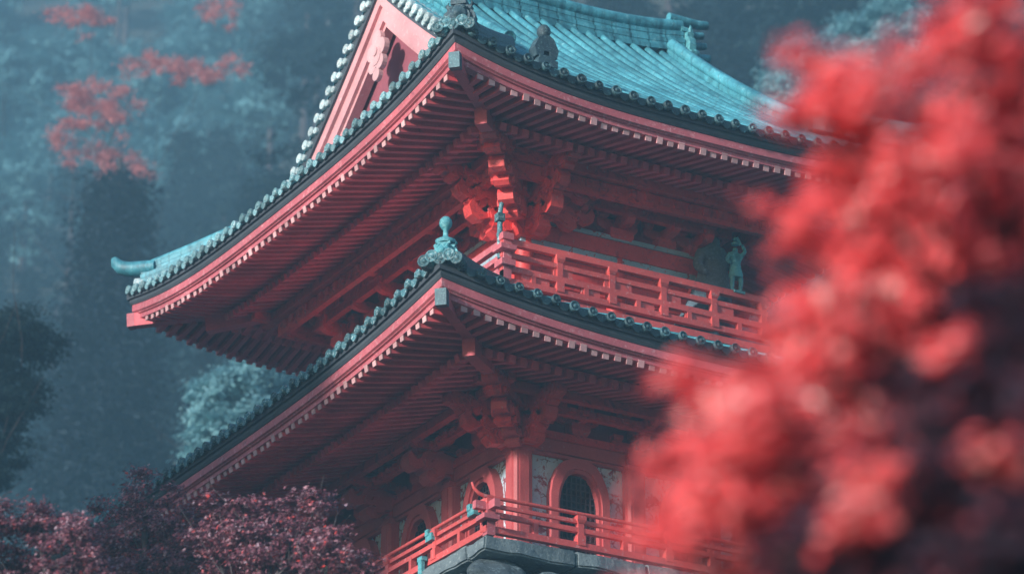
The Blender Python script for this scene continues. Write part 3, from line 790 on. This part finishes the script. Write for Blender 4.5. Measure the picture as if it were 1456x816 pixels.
# ================================================================== stone foundation
st = tag(empty('stone_foundation', (0,0,-4)), 'grey granite foundation of rounded boulders under a flat capstone course, carrying the pagoda', 'foundation')
PP = 1.685
def child_at(o, par):                                # keep world place under a moved empty
    o.matrix_parent_inverse = par.matrix_world.inverted() if False else Matrix.Translation(-par.location); return o
def slab(c, size, seed):
    mb = MB(); nx, ny, nz = max(2, int(size[0]/.12)), max(2, int(size[1]/.12)), 3
    import bmesh
    bm = bmesh.new(); bmesh.ops.create_cube(bm, size=1)
    bmesh.ops.scale(bm, vec=size, verts=bm.verts)
    bmesh.ops.bevel(bm, geom=list(bm.edges), offset=.035, segments=2, affect='EDGES')
    bmesh.ops.subdivide_edges(bm, edges=[e for e in bm.edges if e.calc_length() > .3], cuts=7, use_grid_fill=True)
    r = random.Random(seed)
    from mathutils import noise as mn
    for v in bm.verts:
        w = v.co + Vector(c); v.co += Vector((mn.noise(w*2.3), mn.noise(w*2.3+Vector((5,1,0))), mn.noise(w*3+Vector((0,7,3)))*.6))*.06
    me = bpy.data.meshes.new('capstone'); bm.to_mesh(me); bm.free(); me.materials.append(M['stone'])
    o = bpy.data.objects.new('capstone', me); o.location = c; COL.objects.link(o); o.parent = st; child_at(o, st); return o
def boulder(c, rad, seed, sub=3):
    import bmesh
    from mathutils import noise as mn
    bm = bmesh.new(); bmesh.ops.create_icosphere(bm, subdivisions=sub, radius=1)
    r = random.Random(seed); off = Vector((r.uniform(0,99), r.uniform(0,99), r.uniform(0,99)))
    planes = [(Vector((r.gauss(0,1), r.gauss(0,1), r.gauss(0,1))).normalized(), r.uniform(.62,.85)) for _ in range(9)]
    for v in bm.verts:
        q = v.co.copy()
        for n, d in planes:
            e = q.dot(n)
            if e > d: q -= n*(e-d)*.9
        q *= 1+.10*mn.noise(q*1.7+off)+.04*mn.noise(q*5+off)
        v.co = Vector((q.x*rad[0], q.y*rad[1], q.z*rad[2]))
    me = bpy.data.meshes.new('boulder'); bm.to_mesh(me); bm.free(); me.materials.append(M['boulder'])
    for pl in me.polygons: pl.use_smooth = True
    o = bpy.data.objects.new('boulder', me); o.location = c; COL.objects.link(o); o.parent = st; child_at(o, st); return o
x = -PP
for k, w in enumerate((1.95,1.5,1.8,1.6,1.7,1.5,1.9)):
    slab((x+w/2, -PP+.35, -.145), (w-.015,.7,.29), k); x += w
y = -PP+.71
for k, w in enumerate((1.7,1.9,1.6,1.8,1.7,1.9,1.6,1.8,1.2)):
    slab((-PP+.35, y+w/2, -.147), (.7,w-.015,.288), 50+k); y += w
mb = MB(); mb.box((W1/2, D1/2, .0-.10), (W1+2*PP-1.4, D1+2*PP-1.4, .16)); mb.box((W1/2, D1/2, -2.6), (W1+2*PP-1.3, D1+2*PP-1.3, 4.8))
child_at(mb.build('earth_core', M['void'], st), st)
mb = MB(); rp = random.Random(5); yy = -PP+.72            # flagged terrace on top of the foundation
while yy < D1+PP-.8:
    xx = -PP+.72; dy_ = rp.uniform(.55,.8)
    while xx < W1+PP-.8:
        dx_ = rp.uniform(.6,1.2); mb.box((xx+dx_/2, yy+dy_/2, -.035+rp.uniform(-.004,.004)), (dx_-.015, dy_-.015, .07)); xx += dx_
    yy += dy_
child_at(mb.build('bounce_paving', worn('pale_bounce_stone', (.52,.45,.44), (.44,.39,.38), (.6,.55,.53), (.55,.7), .85, 1.2), st), st)
seed = 1
for row in range(5):
    z = -.72-.72*row; r = random.Random(row)
    if row == 0: boulder((-PP+.42,-PP+.42,-.86), (.66,.66,.62), 991, 4)
    x = -PP+1.05+(row%2)*.2 if row == 0 else -PP+.1
    while x < W1+PP-.3:
        w = r.uniform(.30,.58); boulder((x+w*.8, -PP+.38+r.uniform(-.04,.05), z+r.uniform(-.05,.08)), (w, .42, r.uniform(.34,.46)), seed); x += w*1.62; seed += 1
    y = -PP+1.1+(row%2)*.2 if row == 0 else -PP+.5
    while y < (D1+PP-.3 if row < 2 else 6):
        w = r.uniform(.30,.58); boulder((-PP+.38+r.uniform(-.04,.05), y+w*.8, z+r.uniform(-.05,.08)), (.42, w, r.uniform(.34,.46)), seed); y += w*1.62; seed += 1

# ================================================================== balcony statues
def skin_body(name, verts, edges, rad, mat, parent, sub=2):
    me = bpy.data.meshes.new(name); me.from_pydata(verts, edges, []); me.materials.append(mat)
    o = bpy.data.objects.new(name, me); COL.objects.link(o)
    sk = o.modifiers.new('skin', 'SKIN'); 
    for i, r in enumerate(rad): me.skin_vertices[0].data[i].radius = (r, r)
    me.skin_vertices[0].data[0].use_root = True
    sk.use_smooth_shade = True
    s = o.modifiers.new('sub', 'SUBSURF'); s.levels = sub; s.render_levels = sub
    if parent: o.parent = parent
    return o
def place_statue():
    pass
px, py = 4.62, -.66
t = tag(empty('statue', (px,py,6.41)), 'small pale verdigris figure with one raised arm, standing on the balcony rail', 'statue')
k = .62
Vs = [(0,0,.75),(0,0,1.0),(0,0,1.28),(0,0,1.42),(.0,-.02,1.58),(-.14,0,.70),(-.16,-.03,.38),(-.15,0,.04),(.13,0,.70),(.16,-.06,.40),(.14,-.02,.04),
      (-.22,0,1.30),(-.36,-.04,1.06),(-.28,-.16,.92),(.22,0,1.31),(.38,-.03,1.50),(.24,-.06,1.72),(-.15,-.14,.03),(.14,-.15,.03)]
Es = [(0,1),(1,2),(2,3),(3,4),(0,5),(5,6),(6,7),(0,8),(8,9),(9,10),(2,11),(11,12),(12,13),(2,14),(14,15),(15,16),(7,17),(10,18)]
rd = [.16,.15,.19,.075,.12,.12,.085,.06,.12,.085,.06,.09,.065,.05,.09,.065,.05,.045,.045]
body = skin_body('figure', [(x*k, y*k, z*k) for x, y, z in Vs], Es, [r*k for r in rd], M['bronze'], t)
mb = MB(); mb.lathe((0,0,.50*k), [(.22*k,0),(.24*k,.1*k),(.17*k,.42*k),(.15*k,.5*k)], Zv, 12); mb.tube([(.16*k,-.1*k,1.66*k),(.0,-.12*k,1.86*k),(-.12*k,-.08*k,1.80*k)], [.03,.045,.02], 8)
mb.lathe((0,-.02*k,1.66*k), [(.13*k,0),(.14*k,.05*k),(.06*k,.12*k),(.05*k,.22*k),(.01,.28*k)], Zv, 10)
mb.build('robe', M['bronze'], t)
mb = MB(); mb.box((0,0,-.02),(.26,.26,.05)); mb.build('plinth', M['bronze'], t)

px, py = 4.45, -.15
t = tag(empty('statue', (px,py,5.35)), 'tall dark grey-blue robed figure with trailing cloak behind the balcony rail', 'statue')
M['greystat'] = worn('grey_blue_stone', (.13,.21,.26), (.07,.12,.15), (.24,.35,.40), (.55,.68), .8, 3, None, .8, 14)
Vs = [(0,0,1.05),(0,0,1.4),(0,0,1.72),(0,0,1.9),(-.03,-.05,2.08),(-.14,0,1.0),(-.16,0,.5),(-.15,0,.05),(.14,0,1.0),(.16,0,.5),(.15,0,.05),
      (-.27,0,1.72),(-.42,-.1,1.42),(-.30,-.26,1.25),(.27,0,1.72),(.40,-.12,1.45),(.22,-.28,1.40)]
Es = [(0,1),(1,2),(2,3),(3,4),(0,5),(5,6),(6,7),(0,8),(8,9),(9,10),(2,11),(11,12),(12,13),(2,14),(14,15),(15,16)]
rd = [.20,.20,.24,.10,.15,.16,.13,.10,.16,.13,.10,.12,.10,.06,.12,.10,.06]
t.scale = (1.15,1.15,1.16)
skin_body('figure', Vs, Es, rd, M['greystat'], t)
mb = MB(); P = []
for i in range(15):                                  # cloak: folded cone open to the front, dragging left
    th = -.4*PI + 1.8*PI*i/14 + .5*PI; row = []
    for j in range(9):
        v = j/8; r = (.22+.42*v**1.3)*(1+.12*math.sin(th*7)*v); row.append(Vector((r*math.cos(th)-.35*v*v, r*math.sin(th)*.7, 1.85-1.82*v)))
    P.append(row)
mb.grid(P); mb.build('cloak', M['greystat'], t)

# ================================================================== terrain
def sst(x, a, b):
    t = min(1, max(0, (x-a)/(b-a))); return t*t*(3-2*t)
from mathutils import noise as mnoise
def ground_z(s, u):
    z = -20.8 + max(0, s)*.235 if s < 64 else -5.76 + (s-64)*.10
    # hillside behind; it stands back on the left
    st_ = 122 + 60*sst(-u, 0, 34) - 8*sst(u, 5, 40)
    z2 = (s-st_)
    if z2 > 0:
        z += z2*.80*sst(z2, -5, 40)
    z = min(z, 205 + 6*mnoise.noise(Vector((s*.03, u*.03, 0))))
    z += .9*mnoise.noise(Vector((s*.06, u*.06, 1.3)))*sst(s, 70, 100) + .25*mnoise.noise(Vector((s*.25, u*.25, 4)))
    return z
P = []
for i in range(126):
    s = -22+i*3.9
    P.append([su(s, -112+j*3.5, ground_z(s, -112+j*3.5)) for j in range(65)])
mb = MB(); mb.grid(P)
M['earth'] = worn('forest_floor', (.05,.055,.045), (.035,.045,.04), (.09,.08,.06), (.55,.7), .95, .4, (.5,.7,(.03,.04,.035)), 1., 3, 4)
tag(mb.build('ground', M['earth']), kind='structure')

# ================================================================== vegetation
def leaf_quads(C, N, size, aspect=.6, droop=0., jit=.55):
    """one bent leaf (2 quads sharing a midrib) per centre; C centres, N preferred normals"""
    n = len(C); size = np.asarray(size).reshape(-1, 1) if hasattr(size, '__len__') else np.full((n,1), size)
    N = N + NR.normal(0, jit, (n,3)); N /= np.linalg.norm(N, axis=1, keepdims=True)
    T = NR.normal(0, 1, (n,3)); T[:,2] -= droop; T -= N*(T*N).sum(1, keepdims=True); T /= np.linalg.norm(T, axis=1, keepdims=True)
    B = np.cross(N, T)
    a = C - T*size*.5; b = C + T*size*.5; l = C + B*size*aspect*.5 + N*size*.12; r = C - B*size*aspect*.5 + N*size*.12
    V = np.stack([a, r, b, l], 1).reshape(-1, 3)
    Fq = np.arange(4*n).reshape(-1, 4)
    return V, Fq
def palm_leaves(C, N, size):
    """five-pointed maple leaves, two quads and a tip each (drawn as 3 crossed narrow quads)"""
    n = len(C); N = N + NR.normal(0, .5, (n,3)); N /= np.linalg.norm(N, axis=1, keepdims=True)
    T = NR.normal(0, 1, (n,3)); T -= N*(T*N).sum(1, keepdims=True); T /= np.linalg.norm(T, axis=1, keepdims=True); B = np.cross(N, T)
    size = np.asarray(size).reshape(-1,1); out = []
    # star outline
    ang = np.radians([-100,-62,-40,-18,0,18,40,62,100,180]); rad = [.62,.30,.85,.34,1.0,.34,.85,.30,.62,.16]
    pts = [C + (T*math.cos(a)+B*math.sin(a))*size*r*.6 + N*size*(.06*(i%2)) for i, (a, r) in enumerate(zip(ang, rad))]
    V = np.stack([C]+pts, 1); m = 11
    tri = [(0,i,i+1) for i in range(1,10)]+[(0,10,1)]
    # as quads sharing the centre: (0,i,i+1,i+2)
    qd = [(0,1,2,3),(0,3,4,5),(0,5,6,7),(0,7,8,9),(0,9,10,1)]
    Fq = (np.arange(n)[:,None,None]*m + np.array(qd)[None]).reshape(-1,4)
    return V.reshape(-1,3), Fq
def blob_points(blobs, per, clumps, spread, squash=.8, shell=.72):
    Cs = []; Ns = []
    for (c, r) in blobs:
        c = np.array(c, float); k = max(3, int(clumps*(r**2)))
        D = NR.normal(0, 1, (k,3)); D /= np.linalg.norm(D, axis=1, keepdims=True)
        rr = r*(shell + (1-shell)*NR.random((k,1))**.6)*(1+.18*NR.normal(0,1,(k,1)))
        cc = c + D*rr*np.array([1,1,squash])
        for j in range(k):
            m = max(4, int(per*NR.uniform(.5,1.4))); sp = spread*NR.uniform(.6,1.3)
            q = NR.normal(0, 1, (m,3))*np.array([sp,sp,sp*.45]); Cs.append(cc[j]+q)
            nn = D[j]*.7 + np.array([0,0,.8]); Ns.append(np.repeat(nn[None], m, 0))
    return np.concatenate(Cs), np.concatenate(Ns)
def limbs(mb, base, top, r0, tips, rt=.02, seg=6, wob=.12):
    base = Vector(base); top = Vector(top)
    def wig(a, b, n, w):
        return [a.lerp(b, i/n) + (Vector((R.gauss(0,1), R.gauss(0,1), R.gauss(0,.5)))*w*(a-b).length/6 if 0 < i < n else Vector()) for i in range(n+1)]
    tr = wig(base, top, 7, wob*2); tr[0] = base
    mb.tube(tr, [r0*(1.25 if i == 0 else 1-.55*i/7) for i in range(8)], 10)
    for tp in tips:
        tp = Vector(tp); k = R.randint(3, 7); a = tr[k]
        # leave the trunk gently upwards
        mid = a.lerp(tp, .5) + Vector((0,0,-.08*(tp-a).length))
        pts = wig(a, mid, 3, wob)[:-1] + wig(mid, tp, 4, wob)
        n = len(pts); r1 = r0*.26
        mb.tube(pts, [r1+(rt-r1)*(i/(n-1))**.7 for i in range(n)], seg)
        for _ in range(3):
            q = pts[R.randint(2, n-2)]; e = q + (tp-a)*.22 + Vector((R.gauss(0,1), R.gauss(0,1), R.gauss(.3,.6)))*(tp-a).length*.14
            mb.tube(wig(q, e, 3, wob), [r1*.35, r1*.25, rt*.8, rt*.5], 5)
def tree(name, label, cat, base, top, r0, blobs, per, clumps, spread, size, mat, leaf='quad', squash=.8, shell=.7, group=None, bark='bark', wob=.12, nb=None, tips=None):
    t = tag(empty(name, base), label, cat, group); bl = Vector(base)
    mb = MB(); limbs(mb, base, top, r0, tips or [b[0] for b in blobs], rt=r0*.04+.003, wob=wob)
    tr = mb.build('trunk', M[bark], t); child_at(tr, t)
    C, N = blob_points(blobs, per, clumps, spread, squash, shell)
    if nb is not None: N = N*.45 + np.array(nb)
    sz = size*NR.uniform(.65, 1.35, len(C))
    V, Fq = palm_leaves(C, N, sz) if leaf == 'palm' else leaf_quads(C, N, sz, .6, 0., .25)
    cr = fast_mesh('crown', V, Fq, mat, t); child_at(cr, t)
    return t

L_red = leafmat('red_maple_leaf', [(0,(.60,.05,.055)),(.3,(.90,.11,.12)),(.7,(.98,.18,.19)),(.93,(.98,.30,.31)),(.97,(.95,.55,.52)),(1,(.97,.8,.76))], .28, .32)  # the palest stops paint glints of light onto a few leaves
L_pur = leafmat('plum_maple_leaf', [(0,(.075,.035,.055)),(.42,(.22,.06,.095)),(.76,(.40,.16,.215)),(.91,(.56,.42,.49)),(1,(.9,.09,.08))], .25, .5)
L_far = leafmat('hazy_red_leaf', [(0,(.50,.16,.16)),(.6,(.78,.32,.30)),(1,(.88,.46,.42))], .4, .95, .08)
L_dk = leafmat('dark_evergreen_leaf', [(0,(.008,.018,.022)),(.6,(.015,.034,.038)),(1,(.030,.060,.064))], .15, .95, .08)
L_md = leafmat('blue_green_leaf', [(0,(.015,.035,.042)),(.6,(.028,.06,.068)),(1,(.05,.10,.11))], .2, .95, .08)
L_haze = leafmat('painted_mist_leaf', [(0,(.13,.30,.34)),(.6,(.16,.36,.40)),(1,(.20,.41,.44))], .2, .95, .08)  # brightness of distant mist painted into the far trees' leaf colour
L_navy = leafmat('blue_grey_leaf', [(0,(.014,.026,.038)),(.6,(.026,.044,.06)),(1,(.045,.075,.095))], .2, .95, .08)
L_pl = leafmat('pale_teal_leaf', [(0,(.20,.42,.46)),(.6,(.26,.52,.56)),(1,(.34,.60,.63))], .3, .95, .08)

def at(px, py, s):                                   # a real point s metres ahead, on the ray of a photo pixel
    v = F2*math.cos(PIT) + Zv*math.sin(PIT); upv = R2.cross(v)
    ray = v + R2*((px-728)/FPX) - upv*((py-408)/FPX)
    return CAM + ray*(s/ray.dot(F2))
def gz(p):
    d = Vector((p[0],p[1],0))-Vector((CAM.x,CAM.y,0)); return ground_z(d.dot(F2), d.dot(R2))

# --- foreground red maple, about twelve metres ahead on the right
fb = [(1195,150,.16,11.7),(1240,190,.22,11.7),(1200,130,.26,11.6),(1320,150,.28,11.8),(1365,50,.30,12.0),(1440,20,.36,12.3),(1195,260,.24,11.8),(1290,220,.34,11.4),(1400,180,.36,12.3),(1140,335,.11,12.0),
      (1190,330,.16,12.4),(1290,350,.28,11.9),(1420,330,.36,12.4),(1140,460,.21,11.7),(1220,450,.30,11.9),(1340,470,.34,12.2),(1450,470,.40,12.5),
      (1020,560,.20,11.7),(1110,590,.30,11.6),(1240,600,.36,12.2),(1380,620,.44,12.5),(970,680,.18,11.6),(1050,720,.28,11.8),(1180,750,.36,12.0),
      (1330,770,.46,12.4),(1470,760,.50,12.7),(960,790,.18,11.9),(1080,850,.34,12.1),(1250,900,.44,12.5),(1530,600,.45,12.8),(1540,300,.45,12.8),(1550,120,.42,12.9),
      (1185,440,.24,12.9),(1110,530,.28,12.8),(1235,300,.30,12.9),(1240,420,.34,13.0),(1060,630,.24,12.7),(1180,560,.34,12.9),(1000,650,.18,12.6),(1310,300,.40,13.1),(1400,260,.42,13.2),(1360,400,.42,13.2),(1460,420,.4,13.2),(1000,560,.16,12.4),(1300,520,.4,13.1),(960,740,.18,12.5),(1090,770,.28,12.8),
      (1215,735,.06,10.6),(1345,500,.06,10.6),(1240,670,.05,10.6),(1400,650,.03,10.6)]
blobs = [(tuple(at(a,b,d)), r) for a, b, r, d in fb]
b0 = at(1560, 900, 12.9); b0.z = gz(b0)-.1
tp = at(1500, 420, 12.7)
tree('maple_tree', 'big out-of-focus bright red maple hiding the far ends of both roofs', 'tree', tuple(b0), tuple(tp), .13,
     blobs, 42, 150, .06, .085, L_red, 'palm', .85, .35, nb=(-.95,-.35,.75))

L_shade = leafmat('painted_shade_leaf', [(0,(.014,.011,.03)),(.55,(.034,.022,.05)),(.8,(.10,.02,.04)),(1,(.26,.035,.05))], .12, .6)  # near-black leaves paint the shaded lower part of the red maple
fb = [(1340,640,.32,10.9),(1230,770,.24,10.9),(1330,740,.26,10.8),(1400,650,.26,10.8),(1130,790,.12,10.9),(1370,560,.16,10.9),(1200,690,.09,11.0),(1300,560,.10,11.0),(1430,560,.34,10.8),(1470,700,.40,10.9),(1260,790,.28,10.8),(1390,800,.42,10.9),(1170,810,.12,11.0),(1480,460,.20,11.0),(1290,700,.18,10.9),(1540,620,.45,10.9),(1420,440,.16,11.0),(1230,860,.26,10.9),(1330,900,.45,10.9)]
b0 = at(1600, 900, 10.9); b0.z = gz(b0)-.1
tree('maple_tree', 'blackish purple maple added in front of the bright red one as its painted shade', 'tree', tuple(b0), tuple(at(1560,640,10.9)), .10,
     [(tuple(at(a,b,d)), r) for a, b, r, d in fb], 46, 330, .055, .08, L_shade, 'palm', .85, .4)

# --- plum-coloured maples at the lower left, in front of the lower roof
def small_maple(label, lumps, s, base_px, sz=.085, per=120, cl=60):
    blobs = [(tuple(at(a,b,s+ds)), r) for a, b, r, ds in lumps]
    b0 = at(base_px, 900, s); b0.z = gz(b0)-.1; tp = at(base_px, lumps[0][1]+30, s)
    tree('maple_tree', label, 'tree', tuple(b0), tuple(tp), .10, blobs, per, cl, .11, sz, L_pur, 'palm', .7, .4, 'plum-coloured maples in front of the pagoda', 'pine', nb=(-.5,-.3,.6))
small_maple('plum maple whose crown touches the tip of the lower roof eave', [(215,700,.42,0),(170,720,.40,1),(250,740,.5,-.5),(190,760,.6,0),(140,790,.6,.5),(270,800,.6,-.6),(200,840,.8,0),(210,672,.20,.2)], 50, 205)
small_maple('plum maple with bright red sprays beneath the lower rafters, beside the railing', [(440,735,.40,0),(390,745,.42,.5),(480,770,.42,-.3),(350,760,.45,.2),(420,790,.6,0),(500,810,.42,-.5),(350,820,.7,.3),(450,860,.8,0),(300,770,.45,.4),(455,712,.16,0),(310,722,.30,.3),(345,712,.20,.2)], 47, 420)
small_maple('darkest plum maple, under the near-black evergreen', [(60,750,.55,0),(110,745,.38,-.5),(20,790,.6,.5),(90,810,.7,0),(-20,760,.6,0),(40,860,.8,0),(-40,830,.7,0)], 46, 60)

# --- background
def conifer_pts(base, H, rad, levels, per, spread):
    Cs = []; Ns = []
    for i in range(levels):
        t = i/levels; z = H*(.12+.86*t); r = rad*(1-t)**.8+.15
        nb = max(4, int(9*(1-t)+4)); ph = NR.uniform(0, 6)
        for b in range(nb):
            th = ph+2*PI*b/nb+NR.normal(0,.2); rr = r*NR.uniform(.75,1.15)
            for k in range(3):
                q = (k+1)/3.; c = np.array([rr*q*math.cos(th), rr*q*math.sin(th), z-.25*rr*q*q])
                m = int(per*(.5+q*.6)); Cs.append(c+NR.normal(0,1,(m,3))*np.array([spread,spread,spread*.5])); Ns.append(np.repeat(np.array([[math.cos(th)*.5,math.sin(th)*.5,.8]]), m, 0))
    return np.concatenate(Cs)+np.array(base), np.concatenate(Ns)
def conifer(name, label, base, H, rad, mat, size=.28, levels=26, per=9, group=None):
    t = tag(empty(name, base), label, 'tree', group)
    mb = MB(); mb.tube([Vector(base)+Vector((0,0,H*k/6)) + Vector((R.gauss(0,.05),R.gauss(0,.05),0)) for k in range(7)], [.32*H/16*(1-.85*k/6) for k in range(7)], 8); child_at(mb.build('trunk', M['bark'], t), t)
    C, N = conifer_pts(base, H, rad, levels, per, rad*.13)
    V, Fq = leaf_quads(C, N, size*NR.uniform(.6,1.4,len(C)), .45, .6, .3); child_at(fast_mesh('crown', V, Fq, mat, t), t); return t
# dark cypress standing left of the upper roof
b = at(150, 640, 168); b.z = gz(b)-.3; H = at(150, 225, 168).z - b.z
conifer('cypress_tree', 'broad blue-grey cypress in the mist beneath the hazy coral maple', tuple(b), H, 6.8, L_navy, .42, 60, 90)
# dark broadleaf at the left frame edge
c = [at(10,470,104), at(48,490,104.5), at(-40,510,104), at(20,555,103.5), at(-30,600,104), at(-5,650,104)]
b0 = at(-70, 760, 104); b0.z = gz(b0)-.2
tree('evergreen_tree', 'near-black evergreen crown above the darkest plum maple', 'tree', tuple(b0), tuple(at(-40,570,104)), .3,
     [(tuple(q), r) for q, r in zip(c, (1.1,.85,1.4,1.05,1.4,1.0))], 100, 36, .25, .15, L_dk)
# pale round tree under the upper eave
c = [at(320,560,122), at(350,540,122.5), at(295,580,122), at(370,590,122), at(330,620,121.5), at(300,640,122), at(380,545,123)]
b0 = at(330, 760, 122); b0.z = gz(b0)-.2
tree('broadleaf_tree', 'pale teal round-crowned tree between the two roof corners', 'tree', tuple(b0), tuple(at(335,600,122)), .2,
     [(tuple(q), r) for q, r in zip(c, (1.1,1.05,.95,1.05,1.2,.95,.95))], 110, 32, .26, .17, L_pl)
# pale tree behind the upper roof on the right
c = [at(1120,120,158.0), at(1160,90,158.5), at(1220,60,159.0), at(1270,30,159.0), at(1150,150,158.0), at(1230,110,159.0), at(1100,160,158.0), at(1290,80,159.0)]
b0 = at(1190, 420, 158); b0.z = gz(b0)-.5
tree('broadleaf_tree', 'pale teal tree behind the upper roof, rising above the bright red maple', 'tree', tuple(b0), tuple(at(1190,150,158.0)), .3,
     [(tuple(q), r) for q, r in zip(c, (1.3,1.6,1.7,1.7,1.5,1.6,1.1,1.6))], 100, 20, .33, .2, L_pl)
# red maple sprays high in the mist
fl = [(120,130,.9),(150,170,1.1),(110,200,.8),(170,250,.7),(150,225,.9),(230,100,.7),(290,100,.8),(200,95,.6),(130,165,.8),(190,235,.6),(130,20,.8),(310,15,.7),(255,100,.5),(330,95,.5),(100,25,.5),(180,130,.6)]
blobs = []
for a, b, r in fl:
    for _ in range(10): blobs.append((tuple(at(a+R.gauss(0,24*r),b+R.gauss(0,15*r),173+R.uniform(-3,3))), r*R.uniform(.15,.48)))
b0 = at(140, 640, 176); b0.z = gz(b0)-.5
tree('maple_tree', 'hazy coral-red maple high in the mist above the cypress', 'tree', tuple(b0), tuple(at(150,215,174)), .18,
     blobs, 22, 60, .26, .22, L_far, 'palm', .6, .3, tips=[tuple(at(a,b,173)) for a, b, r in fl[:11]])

# tall evergreens added outside the view to shade the far end of the lower eave and the darkest plum maple
for k, (x, y, zt) in enumerate(((-26,-1.4,12.8),(-26,2.6,13.2),(-26.5,6.8,13.3),(-27,11.0,13.4),(-31.7,-8.9,7.8))):
    gzz = gz((x,y)); bl = [((x+R.gauss(0,1.0), y+R.gauss(0,1.2), zt-2.4-(zt-gzz)*.5*(j/11)), 2.3) for j in range(12)]
    tree('evergreen_tree', ('unseen tall evergreen added to shade the lower roof, first of a row of four','unseen tall evergreen added to shade the lower roof, second of a row of four','unseen tall evergreen added to shade the lower roof, third of a row of four','unseen tall evergreen added to shade the lower roof, last of a row of four','unseen short evergreen added to shade the darkest plum maple')[k], 'tree', (x,y,gzz-.2), (x,y,zt-3), .35, bl, 40, 9, .4, .5, L_dk)

# --- the wood on the hillside: one soft mass
def wood(name, label, spots, mat):
    Vs = []; Fs = []; off = 0; tb = MB()
    for s, u, H, rad in spots:
        b = su(s, u, ground_z(s, u)-.5)
        if R.random() < .3:
            C, N = conifer_pts(tuple(b), H*1.15, rad*.8, 26, 18, rad*.15)
        else:
            bl = [(tuple(b+Vector((R.gauss(0,rad*.45), R.gauss(0,rad*.45), H*(.50+.42*R.random())))), rad*R.uniform(.35,.7)) for _ in range(9)]
            C, N = blob_points(bl, 44, 34./rad**2, .13*rad, .8, .6)
        V, Fq = leaf_quads(C, N, .115*rad*NR.uniform(.5,1.4,len(C)), .6, .3, .2)
        Vs.append(V); Fs.append(Fq+off); off += len(V)
        tb.tube([b, b+Zv*H*.4, b+Zv*H*.85], [.09*rad,.07*rad,.02*rad], 6)
    o = fast_mesh(name, np.concatenate(Vs), np.concatenate(Fs), mat)
    tag(o, label, 'woodland', None, 'stuff')
    t_ = tb.build('trunk', M['bark'], o); tag(t_, kind='stuff')
near, mid, far = [], [], []
for i in range(400):
    s_ = R.uniform(125, 400); u_ = R.uniform(-s_*.19-8, s_*.19+8); 
    if s_ < 122 + 60*sst(-u_, 0, 34) - 8*sst(u_, 5, 40): continue
    q = (s_, u_, R.uniform(12, 21), R.uniform(3.4, 6.0))
    (far if (u_ < -s_*.07 and s_ > 275) else mid if (R.random() < .5 and s_ > 200) else near).append(q)
wood('forest', 'far woodland with mist painted into its pale teal leaves, behind the coral maple', far, L_haze)
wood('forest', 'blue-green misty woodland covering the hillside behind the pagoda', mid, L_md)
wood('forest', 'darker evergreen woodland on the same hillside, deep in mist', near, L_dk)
mist = []
for i in range(40):
    s = R.uniform(84, 122); u = R.uniform(-s*.2-3, -3); mist.append((s, u, R.uniform(3.5,8), R.uniform(1.6,3.0)))
wood('shrubbery', 'dark teal shrubbery at the foot of the hill above the plum maples', mist, L_navy)

# ================================================================== haze
HB = MB()
cz0, cz1 = -24, 240
cc = su(220, 0, (cz0+cz1)/2)
HB.box(cc, (500, 236, cz1-cz0), (F2, -R2, Zv))
hm, nt, out = new_mat('mist_volume')
pv = node(nt, 'ShaderNodeVolumePrincipled'); 
pv.inputs['Color'].default_value = (.35,.72,.97,1); pv.inputs['Density'].default_value = .0012; pv.inputs['Anisotropy'].default_value = .0
nt.links.new(pv.outputs[0], out.inputs['Volume'])
hz = HB.build('haze', hm); tag(hz, 'thin blue mist filling the valley', 'mist', None, 'stuff')

# ================================================================== light
sun_dir = Vector((-.93,-.22,0)).normalized()
EL = math.radians(14.5)
sd = Vector((sun_dir.x*math.cos(EL), sun_dir.y*math.cos(EL), math.sin(EL)))
sl = bpy.data.lights.new('sun', 'SUN'); sl.energy = 4.7; sl.angle = math.radians(3.0); sl.color = (1.0,.92,.89)
so = bpy.data.objects.new('sun', sl); COL.objects.link(so); so.rotation_euler = sd.to_track_quat('Z', 'Y').to_euler(); so.location = (0,0,40)
w = bpy.data.worlds.new('World'); sc.world = w; w.use_nodes = True; nt = w.node_tree; nt.nodes.clear()
sky = nt.nodes.new('ShaderNodeTexSky'); sky.sky_type = 'NISHITA'; sky.sun_disc = False; sky.sun_elevation = EL
sky.sun_rotation = math.atan2(sd.x, sd.y); sky.air_density = 1.3; sky.dust_density = 1.5; sky.ozone_density = 4.5
bg = nt.nodes.new('ShaderNodeBackground'); bg.inputs[1].default_value = .15
wo = nt.nodes.new('ShaderNodeOutputWorld'); nt.links.new(sky.outputs[0], bg.inputs[0]); nt.links.new(bg.outputs[0], wo.inputs[0])

# ================================================================== camera
cd = bpy.data.cameras.new('camera'); co = bpy.data.objects.new('camera', cd); COL.objects.link(co); sc.camera = co
cd.sensor_width = 36; cd.sensor_fit = 'HORIZONTAL'; cd.lens = FPX/1456*36; cd.clip_start = .1; cd.clip_end = 2000
co.location = CAM
v = F2*math.cos(PIT)+Zv*math.sin(PIT)
upv = R2.cross(v)
mt = Matrix((R2, upv, -v)).transposed().to_4x4(); mt.translation = CAM; co.matrix_world = mt
cd.dof.use_dof = True; cd.dof.focus_distance = 61.5; cd.dof.aperture_fstop = .86; cd.dof.aperture_blades = 0
vs = sc.view_settings; vs.view_transform = 'Standard'; vs.look = 'None'; vs.gamma = 1; vs.exposure = .24; vs.use_curve_mapping = False
sc.display_settings.display_device = 'sRGB'
sc.render.engine = 'CYCLES'; cy = sc.cycles
cy.use_denoising = True; cy.max_bounces = 8; cy.diffuse_bounces = 4; cy.volume_bounces = 1; cy.transmission_bounces = 4; cy.caustics_reflective = False; cy.caustics_refractive = False
